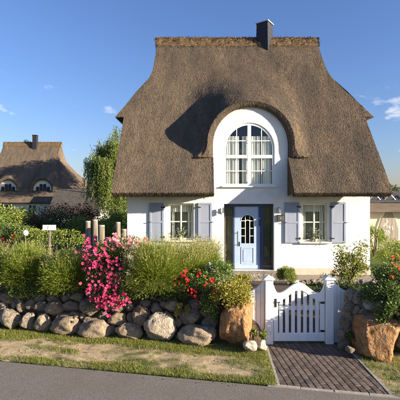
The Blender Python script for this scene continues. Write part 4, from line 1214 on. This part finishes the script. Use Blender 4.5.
# right of the gate
shrub('leafy_shrub', 'loose light green leafy shrub against the right white wall', 'shrub', tuple(P(350, 285, 8.9)), tuple(P(351, 270, 8.9)), (.46, .30, .34), 1500, .07, M['airyleaf'], 24, .26, aspect=.34)
for (a, b_, lab) in ((341, 254, 'tall leafy shoot below the right window shutter'), (362, 252, 'tall leafy shoot at the right corner of the white wall')):
    e = empty('leafy_shoot', tuple(P(350, 283, 8.9)), lab, 'plant', 'leafy shoots by the right wall')
    p0, p1 = P(350, 283, 8.9), P(a, b_-6, 8.8); pm_ = (p0+p1)/2 + Vector(((a-350)*.006, 0, .05))
    b = MB(); b.tube([p0, pm_, p1], [.012, .009, .004], 5); b.build('stem', M['bark'], e)
    tt = rng.random(420)[:, None]**.7; p0, p1, pm_ = np.array(p0), np.array(p1), np.array(pm_)
    C = (1-tt)**2*p0 + 2*tt*(1-tt)*pm_ + tt**2*p1 + rng.normal(size=(420,3))*.085
    V_, Q_ = leaf_geo(C, rng.normal(size=(420,3))+np.array([0,0,-.1]), rng.uniform(.06,.11,420), rng.uniform(.02,.032,420))
    tag(mesh_np('foliage', V_, Q_, M['airyleaf'], e), kind='stuff')
S_ = shrub('dark_shrub', 'dark green shrub with orange blossoms on the right stone wall', 'shrub', onbank(396, 2.1), pp(398, 279, 2.1), (.55, .42, .30), 4200, .055, M['ivy'], 30)
blossoms(S_, M['orangefl'], [pp(a, b_, 1.7) for a, b_ in [(394,258),(396,266),(392,264),(399,270),(393,275)]], .035, .03, 3)
shrub('dark_shrub', 'dark overhanging shrub above the broad ochre boulder', 'shrub', onbank(378, 1.8), pp(382, 294, 1.72), (.46, .34, .28), 4200, .05, M['ivy'], 30)
shrub('trailing_plant', 'trailing dark plant hanging over the right side of the ochre boulder', 'plant', onbank(396, 1.6, .5), pp(399, 315, 1.38), (.38, .16, .36), 3200, .055, M['ivy'], 22)
shrub('dark_shrub', 'dark green shrub at the far right end of the stone wall', 'shrub', onbank(436, 2.0), pp(440, 290, 2.0), (.7, .4, .30), 3000, .06, M['ivy'], 24)
shrub('ground_plant', 'small dark green plant at the foot of the right fence panel', 'plant', (2.95, -6.2, ZF), (2.93, -6.22, ZF+.16), (.16, .14, .22), 1000, .05, M['ivy'], 10)
for (a, b_, lab) in ((253, 334, 'small bright weed between boulder and gate post'), (263, 336, 'tiny bright weed behind the smaller pale stone')):
    q = pp(a, b_, 1.3); shrub('weed', lab, 'plant', (q[0], q[1], ZF), q, (.07, .06, .12), 160, .05, M['brightleaf'], 5, group='weeds by the gate post')

# stones edging the bed behind the gate and the clipped ball
e = empty('rock_edging', (4.2, -1.6, 0), 'row of small rocks edging the bed behind the gate', 'rock border')
for k_ in range(30):
    o = bpy.data.objects.new('stone', rock(rnd.choice(['stone','stonetan','whitestone']), k_ % 9)); link(o, e)
    o.location = (2.75+k_*.115+rnd.uniform(-.03,.03), -1.62+rnd.uniform(-.12,.12), .06+rnd.uniform(0,.08)); q = rnd.uniform(.05,.105); o.scale = (q*1.2, q, q*.85); o.rotation_euler = (0,0,rnd.uniform(0,6))
shrub('shade_shrub', 'low dark shrub added behind the hinge side of the gate to shade the path', 'shrub', (3.45, -4.75, 0), (3.45, -4.75, .34), (.55, .5, .42), 3600, .05, M['darkleaf'], 26)  # added so its shadow darkens the path behind the pickets
shrub('shade_shrub', 'low dark shrub added to shade the path towards the rock edging', 'shrub', (3.5, -3.6, 0), (3.5, -3.6, .30), (.6, .55, .40), 3600, .05, M['darkleaf'], 26)  # second added shrub, carries that shade further along the path
p = P(287, 274, 11.4)
shrub('box_ball', 'small clipped round bush below the right shutter', 'bush', (p.x, p.y, 0), (p.x, p.y, .42), (.27, .27, .26), 8000, .032, M['brightleaf'], 60, .36, stems=0)
for (wx, wz, nm) in ((-.70, 1.24, 'left'), (4.12, 1.19, 'right')):
    e = empty('potted_plant', (wx, .02, wz), 'small potted plant on the sill of the %s window' % nm, 'potted plant', 'pots on the window sills')
    b = MB(); b.tube([(wx,.0,wz+.002),(wx,.0,wz+.10)], [.055,.075], 12); b.build('pot', M['terracotta'], e, True)
    C = np.array([wx,0,wz+.22])+rng.normal(size=(160,3))*(np.array([.10,.04,.09]) if nm == 'left' else np.array([.13,.04,.13])); V_, Q_ = leaf_geo(C, rng.normal(size=(160,3))+np.array([0,0,.6]), .08, .03)
    tag(mesh_np('foliage', V_, Q_, leafmat('sage pot leaves', (.16,.20,.12), (.30,.34,.22), .25) if nm == 'left' else bpy.data.materials['sage pot leaves'], e), kind='stuff')

# ------------------------------------------------------------------ verge grass
def grass_pts(n, s0, s1):
    out = []
    while len(out) < n:
        s = rnd.uniform(s0, s1); q = rnd.uniform(-0.05, 1.5)
        f_ = mnoise.fractal(Vector((s*1.1, q*1.9, 9.3)), .7, 2.0, 3)
        dens = f_*0.9 + 1.5*smooth(.78, 1.15, q) + 0.95*(1-smooth(.05, .28, q)) - 0.12
        if s > -0.55 and s < 0: dens += .8*smooth(-.5, -.1, s)
        if s > 1.6: dens += .45
        if rnd.random() < dens: out.append(rd(s - (.14 if s < 0 else .2)*q, q, ZF+.012))
    return np.array(out)
for (n, s0, s1) in ((52000, -7.0, -0.05), (17000, 1.68, 5.5)):
    Pg = grass_pts(n, s0, s1)
    V_, Q_, _ = blade_geo(Pg, rng.uniform(0, 6.283, n), rng.uniform(0, .7, n), rng.uniform(.2, 1.2, n), rng.uniform(.025, .075, n), rng.uniform(.004, .008, n), 2)
    o = mesh_np('verge_grass', V_, Q_, M['grass'])
    tag(o, 'patchy short grass on the sandy verge %s' % ('left of the drive' if s0 < 0 else 'right of the drive'), 'grass', kind='stuff')

pb = rock_mesh(77, 1, .2, 3); pv = np.array([tuple(v.co) for v in pb.vertices]); pf = np.array([tuple(f.vertices) for f in pb.polygons])
Cp = np.array([rd(rnd.uniform(-6, -.3), rnd.uniform(.05, 1.2), ZF+.015) if rnd.random() < .75 else rd(rnd.uniform(1.7, 4.5), rnd.uniform(.05, 1.2), ZF+.015) for _ in range(420)])
sz = rng.uniform(.004, .013, (420, 1, 1)); V_ = (Cp[:, None] + pv[None]*sz*np.array([1.2, 1.0, .6])).reshape(-1, 3)
tag(mesh_np('pebbles', V_, (np.arange(420)[:, None, None]*len(pv) + pf[None]).reshape(-1, pf.shape[1]), M['stonetan']), 'loose pebbles scattered over verge and road edge', 'pebbles', kind='stuff')
Cp = np.array([rd(rnd.uniform(-6, 4.5), abs(rnd.gauss(0, .5))-.2, ZF+.018) for _ in range(160)]); Cp = Cp[(Cp[:, 0] < 1.1) | (Cp[:, 0] > 2.95)]
V_, Q_ = leaf_geo(Cp, rng.normal(size=(len(Cp), 3))*np.array([1, 1, .15]), rng.uniform(.02, .045, len(Cp)), rng.uniform(.012, .025, len(Cp)), .2, np.tile(np.array([0, 0, 1.0]), (len(Cp), 1))+rng.normal(size=(len(Cp), 3))*.2)
tag(mesh_np('dry_leaves', V_, Q_, leafmat('dry leaves', (.16, .09, .04), (.32, .20, .09), .2)), 'dry leaves lying on the verge', 'leaves', kind='stuff')
# ------------------------------------------------------------------ log posts, sign, ball, garden shrubs
for (px, py, w, d, lab) in ((88, 221, 5.2, 9.6, 'leftmost thin weathered log post behind the roses'), (95, 219.5, 5.6, 9.9, 'tallest weathered log post behind the roses'), (101.5, 225, 6.4, 9.4, 'thick flat-topped log post behind the roses'),
                       (118, 222, 5, 10.2, 'weathered log post near the left corner of the white house'), (124, 229, 5, 9.5, 'short dark log post nearest the white house corner')):
    p = P(px, py, d); r = w/2*d/F
    e = empty('log_post', (p.x, p.y, 0), lab, 'post', 'log posts behind the roses')
    b = MB(); tilt = rnd.uniform(-.03,.03)
    b.tube([(p.x-tilt, p.y, -.1), (p.x-tilt*.5, p.y, p.z*.5), (p.x, p.y, p.z-.03)], [r*1.05, r, r*.98], 14); b.build('log', M['post'], e, True)
    b = MB(); b.tube([(p.x, p.y, p.z-.03), (p.x, p.y, p.z-.002), (p.x, p.y, p.z)], [r*.98, r*.97, r*.86], 14); b.build('sawn_top', M['kerb'], e)
p = P(49.3, 227.6, 10.6); sc = 10.6/F
e = empty('garden_sign', (p.x, p.y, 0), 'small white notice board on a post in the left garden', 'sign')
b = MB(); b.box(p.x-6.6*sc, p.x+6.6*sc, p.y-.012, p.y+.012, p.z-2.7*sc, p.z+2.7*sc, .004); b.build('board', M['signwhite'], e)
b = MB(); b.box(p.x-.025, p.x+.025, p.y+.013, p.y+.05, -.1, p.z+.02); b.build('post', M['post'], e)
b = MB(); b.add([(p.x-.055,p.y-.0145,p.z-.05),(p.x-.035,p.y-.0145,p.z-.05),(p.x-.012,p.y-.0145,p.z+.045),(p.x-.035,p.y-.0145,p.z+.05)], [(0,1,2,3)]); b.build('mark', M['kerb'], e)
p = P(25.5, 233, 10.5)
e = empty('garden_ball', (p.x, p.y, 0), 'white ball on a stick among the left garden plants', 'garden ornament')
b = MB(); b.tube([(p.x, p.y, -.05), (p.x, p.y, p.z-.06)], [.012, .012], 6); b.build('stick', M['post'], e)
mb = MB(); 
prof = [(math.sin(math.pi*i/12)*.08, p.z-math.cos(math.pi*i/12)*.08) for i in range(13)]
mb.tube([(p.x, p.y, z) for _, z in prof], [max(r_, .002) for r_, _ in prof], 20); mb.build('ball', M['signwhite'], e, True)

def gshrub(px, py, d, r, n, leaf, mat, label, name='garden_shrub', **kw):
    p = P(px, py, d)
    return shrub(name, label, 'shrub', (p.x, p.y, 0), (p.x, p.y, max(p.z, r[2]*.8)), r, n, leaf, M[mat], kw.pop('nl', 26), group='shrubs in the left garden', **kw)
gshrub(6, 224, 14, (.85, .6, .62), 4200, .07, 'brightleaf', 'bright green bush at the left edge below the neighbouring house')
gshrub(30, 229, 15.5, (.65, .5, .55), 2600, .07, 'redleaf', 'bronze leaved shrub beside the white garden ball')
gshrub(44, 231, 15, (.6, .5, .5), 2600, .07, 'darkleaf', 'dark shrub around the white notice board')
gshrub(64, 227, 17, (.85, .6, .75), 3600, .08, 'darkleaf', 'dark green shrub right of the white notice board')
gshrub(80, 230, 15, (.6, .5, .5), 2600, .07, 'ivy', 'green shrub behind the leftmost log post')
gshrub(98, 232, 20, (1.0, .7, .7), 3400, .09, 'brightleaf', 'light green shrub behind the log posts under the weeping tree')
gshrub(117, 228, 19, (.8, .6, .8), 3000, .09, 'brightleaf', 'light green shrub beside the left house corner')
gshrub(20, 236, 12, (.7, .4, .35), 2400, .06, 'roseleaf', 'low rose bed shrub with red blooms at left', flowers=[(M['red'], [tuple(P(a, b_, 11.5)) for a, b_ in [(4,239),(7,241),(14,238),(16,241)]], .04, .05, 4)])
gshrub(52, 238, 11.5, (1.1, .4, .32), 3600, .055, 'brightleaf', 'low light green border below the notice board')
gshrub(-22, 224, 13, (1.0, .6, .8), 3000, .07, 'boxleaf', 'green bush beyond the left edge of the garden')
gshrub(70, 224, 26, (2.2, .9, 1.3), 4200, .13, 'redleaf', 'bronze hedge in front of the neighbouring annex')
gshrub(34, 226, 28, (2.6, .9, 1.1), 4200, .13, 'darkleaf', 'dark hedge in front of the neighbouring house')
gshrub(118, 216, 30, (1.6, 1.0, 1.2), 3600, .13, 'ivy', 'dark bush in the gap left of the white house')

# ------------------------------------------------------------------ trees
def tree(name, label, base, h, trunk_r, center, r, n, leaf, mat, nl=40, lump=.28, cat='tree', group=None):
    e = empty(name, base, label, cat, group)
    b = MB(); cb = Vector(center)
    top = Vector((center[0], center[1], center[2]+r[2]*.5))
    b.tube([base, (Vector(base)+top)/2 + Vector((rnd.uniform(-.2,.2), 0, 0)), top], [trunk_r, trunk_r*.7, trunk_r*.25], 10)
    L = lumps(center, r, nl)
    for q in L[:14]:
        s0 = Vector(base).lerp(top, rnd.uniform(.35, .85)); b.tube([s0, (s0+Vector(q))/2+Vector((0,0,.2)), q], [trunk_r*.35, trunk_r*.2, trunk_r*.06], 6)
    b.build('trunk', M['bark'], e, True)
    k_ = rng.integers(0, nl, n); d = unit(rng.normal(size=(n,3))); rr = rng.random(n)**.5
    Pp = L[k_] + d*rr[:, None]*np.array(r)*lump*rng.uniform(.7,1.3,(nl,1))[k_]
    D = unit(d+rng.normal(size=(n,3))*.8+np.array([0,0,-.2])); Ls = rng.uniform(.6,1.3,n)*leaf
    V_, Q_ = leaf_geo(Pp, D, Ls, Ls*.55, .12, unit(d+rng.normal(size=(n,3))*.6))
    tag(mesh_np('crown', V_, Q_, M[mat], e), kind='stuff')
    return e

def willow(label, base, h, cx, cz, r, nstr, leaf):
    e = empty('weeping_tree', base, label, 'tree')
    b = MB(); B0 = Vector(base); top = Vector((cx, base[1], cz+r[2]*.55))
    b.tube([B0, B0.lerp(top, .5)+Vector((.12,0,0)), top], [.22, .15, .05], 10)
    starts = []
    for k_ in range(46):
        a = rnd.uniform(0, 2*math.pi); q = math.sqrt(rnd.random()); zz = cz + r[2]*(1-.75*q*q)*rnd.uniform(.35, 1.0)
        en = Vector((cx+math.cos(a)*r[0]*q, base[1]+math.sin(a)*r[1]*q, zz)); s0 = B0.lerp(top, rnd.uniform(.4,.95))
        b.tube([s0, (s0+en)/2+Vector((0,0,.35)), en], [.05,.03,.01], 5); starts.append((s0, (s0+en)/2+Vector((0,0,.35)), en))
    b.build('trunk', M['bark'], e, True)
    C, D = [], []
    for k_ in range(nstr):
        s0, m_, en = starts[rnd.randrange(len(starts))]; t_ = rnd.uniform(.45, 1.0)
        p = (1-t_)**2*s0 + 2*t_*(1-t_)*m_ + t_*t_*en + Vector((rnd.gauss(0,.16), rnd.gauss(0,.16), rnd.gauss(0,.10)))
        ln = rnd.uniform(.6, 3.4); sx, sy = rnd.gauss(0,.12), rnd.gauss(0,.12)
        if p.z-ln < .9: ln = max(.3, p.z-.9)
        for q in range(int(ln/.05)):
            f_ = q*.05
            C.append((p.x+sx*f_+rnd.gauss(0,.05), p.y+sy*f_+rnd.gauss(0,.05), p.z-f_)); D.append((rnd.gauss(0,.55), rnd.gauss(0,.55), -1))
    C = np.array(C); D = np.array(D); n = len(C)
    V_, Q_ = leaf_geo(C, D, rng.uniform(.7,1.3,n)*leaf, rng.uniform(.7,1.3,n)*leaf*.30)
    tag(mesh_np('crown', V_, Q_, M['willow'], e), kind='stuff')
p = P(113, 224, 28)
willow('weeping light green tree behind the left side of the thatched house', (p.x, p.y, 0), 7.2, p.x, 4.6, (2.3, 2.1, 3.6), 2300, .14)
tree('leafy_tree', 'round tree behind the thatched house shading the neighbouring roof', (-4.0, 28.5, 0), 12, .3, (-4.0, 28.5, 9.0), (3.5, 3.5, 3.3), 20000, .2, 'treeleaf', 46)
p = P(28, 150, 66); tree('leafy_tree', 'treetop showing just above the neighbouring ridge', (p.x, p.y, 0), 12, .25, (p.x, p.y, 10.6), (1.4, 1.4, 2.4), 2600, .22, 'treeleaf', 20)
for (px, d, hh, r, lab) in ((398, 46, 4.4, 2.6, 'dark tree at the right edge beyond the shed'), (424, 52, 5.2, 3.4, 'large dark tree outside the right edge beyond the shed'), (-38, 64, 6, 4, 'dark tree left of the neighbouring house'), (104, 60, 3.2, 2.6, 'distant tree seen past the weeping tree')):
    p = P(px, 200, d); tree('distant_tree', lab, (p.x, p.y, 0), hh, .2, (p.x, p.y, hh*.55), (r, r, hh*.42), 6500, .22, 'treeleaf', 34, group='trees behind the houses')

# ------------------------------------------------------------------ neighbouring thatched house
NH = empty('neighbour_house', (-22.6, 33, 0), 'distant thatched house with two eyebrow dormers behind the left garden', 'house')
NX = -22.6
def nh_hood(xd): return dict(xd=xd, zh=3.55, w0=1.42, a0=5.28, z0=3.8, yf=33.15, dw=.40, da=.62, flare=.05, low=None, iw=1.2, ia=5.0, iz0=3.75, rimback=.10, yin=33.9, blend=.5)
NHX = (NX-1.25-0.5, NX+3.05-0.5)
p1 = P(7, 184, 46.8); p2 = P(42, 184, 46.8)
neigh = dict(xc=NX, ye=32.3, ze=2.2, k=1.52, yr=37.6, zt=4.0, step=.12, verge=6.9, th=.3, lump=.05, rs=2.0, ridge=3.85, rs2=1.1,
             hw=[(4.0, 7.6), (5.0, 6.5), (6.4, 5.0), (7.7, 4.0), (9.0, 3.8), (10.4, 3.78)], hoods=[nh_hood(p1.x), nh_hood(p2.x)])
nroof, _ = thatch_roof(neigh, NH, 26000)
b = MB(); b.box(NX-6.3, NX+6.3, 33.1, 42.0, -.1, 2.6)
for sg in (-1, 1): b.prism_yz([(33.1,2.6),(42.0,2.6),(40.8,4.0),(34.2,4.0)], NX+sg*6.1-.1, NX+sg*6.1+.1)
b.build('wall', M['plaster'], NH)
for xd in (p1.x, p2.x):
    b = MB(); lp = [(xd-1.2, 3.0)] + [(xd-1.2*math.cos(math.pi*i/20), 3.75+1.25*math.sin(math.pi*i/20)) for i in range(21)] + [(xd+1.2, 3.0)]
    b.prism_xz(lp[::-1], 33.62, 33.9); D_ = b.build('dormer_front', M['plaster'], NH)
    for k_ in range(4):
        xa = xd - .86 + k_*.44; zt3 = 3.72 + (.78 if k_ in (1, 2) else .45)
        b = MB(); lp = [(xa, 3.62), (xa+.38, 3.62), (xa+.38, zt3-.1), (xa+.30, zt3), (xa+.08, zt3), (xa, zt3-.1)]
        b.prism_xz(lp, 33.57, 33.615); b.build('pane', M['darkglass'] if False else M['iron'], D_)
for (px, w) in ((32, 8.2), (5, 14)):
    q = P(px, 211, 46.5); hw2 = w/2*46.5/F
    b = MB(); b.box(q.x-hw2, q.x+hw2, 33.04, 33.09, .35, 1.95); W_ = b.build('window', M['frame'], NH)
    for k_ in range(2):
        b = MB(); xa = q.x-hw2+.08+k_*hw2; b.box(xa, xa+hw2-.16, 33.0, 33.035, .45, 1.85); b.build('pane', M['iron'], W_)
q = P(36.3, 138, 51)
b = MB(); b.box(q.x-.27, q.x+.27, 36.9, 37.45, 9.2, 11.1); c_ = b.build('chimney', M['slate'], NH)
b = MB(); b.box(q.x-.31, q.x+.31, 36.86, 37.49, 11.1, 11.18); b.build('chimney_cap', M['slate'], c_)
# lower annex to the right
AN = empty('neighbour_annex', (-15.5, 30, 0), 'low dark roofed annex right of the neighbouring thatched house', 'annex')
pa, pb = P(57, 189, 45), P(106, 190, 45)
b = MB(); zr_ = pa.z; x0, x1 = pa.x, pb.x
for sg in (-1, 1):
    b.add([(x0-.1, 31.5, zr_), (x1, 31.5, zr_), (x1, 31.5+sg*2.9, .9), (x0-.1, 31.5+sg*2.9, .9), (x0-.1, 31.5, zr_-.2), (x1, 31.5, zr_-.2), (x1, 31.5+sg*2.8, .7), (x0-.1, 31.5+sg*2.8, .7)],
          [(0,1,2,3),(4,7,6,5),(3,2,6,7),(0,3,7,4),(1,5,6,2)])
b.build('roof', M['annexroof'], AN)
b = MB(); b.prism_yz([(29.1,-.1),(33.9,-.1),(33.9,.8),(31.5,zr_-.22),(29.1,.8)], x0+.1, x1-.2); b.build('wall', M['plaster'], AN)

# ------------------------------------------------------------------ shed on the right
SH = empty('garden_shed', (11, 7, 0), 'cream shed with pointed arch door and dark roof behind the right corner', 'shed')
SX0, SX1, SY = 8.2, 15.5, 6.5
b = MB(); b.box(SX0, SX1, SY, SY+4, -.1, 2.10); b.build('wall', M['shedwall'], SH)
b = MB(); b.box(SX0-.4, SX1+.4, SY-.55, SY-.45, 2.02, 2.50, .01); b.build('fascia', M['fascia'], SH)
b = MB(); b.add([(SX0-.4,SY-.6,2.52),(SX1+.4,SY-.6,2.52),(SX1+.4,SY+4.3,2.95),(SX0-.4,SY+4.3,2.95),(SX0-.4,SY-.6,2.62),(SX1+.4,SY-.6,2.62),(SX1+.4,SY+4.3,3.05),(SX0-.4,SY+4.3,3.05)],
               [(0,3,2,1),(4,5,6,7),(0,1,5,4),(1,2,6,5),(2,3,7,6),(3,0,4,7)])
b.add([(SX0-.4,SY-.45,2.03),(SX1+.4,SY-.45,2.03),(SX1+.4,SY,2.12),(SX0-.4,SY,2.12)], [(0,1,2,3)])
rf = b.build('roof', M['roofdark'], SH)
for k_ in range(9):
    x = SX0 + .2 + k_*.8
    for sg in (-1, 1):
        b = MB(); b.tube([(x+sg*.32, SY-.1, 2.62), (x, SY-.1, 2.98)], [.025, .025], 5); b.build('truss_rail', M['steel'], rf)
b = MB(); b.box(SX0-.4, SX1+.4, SY+.05, SY+.12, 2.66, 3.12); b.build('parapet', M['roofdark'], rf)
dc, dw_ = P(388, 225, 20).x, .52
lp = [(dc-dw_, 0)] + [(dc+dw_, 0), (dc+dw_, 1.15)] + [(dc+dw_*(1-i/8)**.8, 1.15+.92*math.sin(math.pi/2*i/8)**1.0) for i in range(1, 9)] + [(dc-dw_*(i/8)**.8, 1.15+.92*math.sin(math.pi/2*(1-i/8))) for i in range(1, 9)]
b = MB(); b.prism_xz([(dc+(x-dc)*1.16, z*1.035) for x, z in lp], SY-.05, SY-.002); DD = b.build('door', M['shedtrim'], SH)
for k_ in range(6):
    xa = dc-dw_+2*dw_*k_/6; xb = dc-dw_+2*dw_*(k_+1)/6
    def zt4(x): return 1.15+.92*math.cos(math.pi/2*min(1, (abs(x-dc)/dw_)**1.25))
    b = MB(); b.prism_xz([(xa+.004, .03), (xb-.004, .03), (xb-.004, zt4(xb)-.02), (xa+.004, zt4(xa)-.02)], SY-.075, SY-.052); b.build('plank', M['beigedoor'], DD)
b = MB(); b.box(dc-.40, dc-.34, SY-.11, SY-.078, .95, 1.08, .004); b.build('handle', M['iron'], DD)
q = P(386, 228, 19.6)
e = empty('white_flower', (q.x-.1, q.y-.6, 0), 'white climbing blossom in front of the shed door', 'flower')
b = MB(); b.tube([(q.x-.1, q.y-.6, 0), (q.x, q.y-.5, 1.0), (q.x+.05, q.y-.5, 1.45)], [.015, .01, .005], 5); b.build('stem', M['bark'], e)
blossoms(e, M['whitefl'], [tuple(P(a, b_, 19.1)) for a, b_ in [(385,232),(389,233),(387,222),(385,226),(391,228)]], .08, .05, 4)
p = P(374, 243, 17.5); shrub('green_shrub', 'bright green shrub between the house corner and the shed', 'shrub', (p.x, p.y, 0), (p.x, p.y, .75), (.55, .45, .75), 2600, .08, M['brightleaf'], 22)
p = P(395, 258, 15); shrub('green_shrub', 'green shrub below the pointed shed door', 'shrub', (p.x, p.y, 0), (p.x, p.y, .5), (.8, .5, .55), 2600, .08, M['brightleaf'], 22)
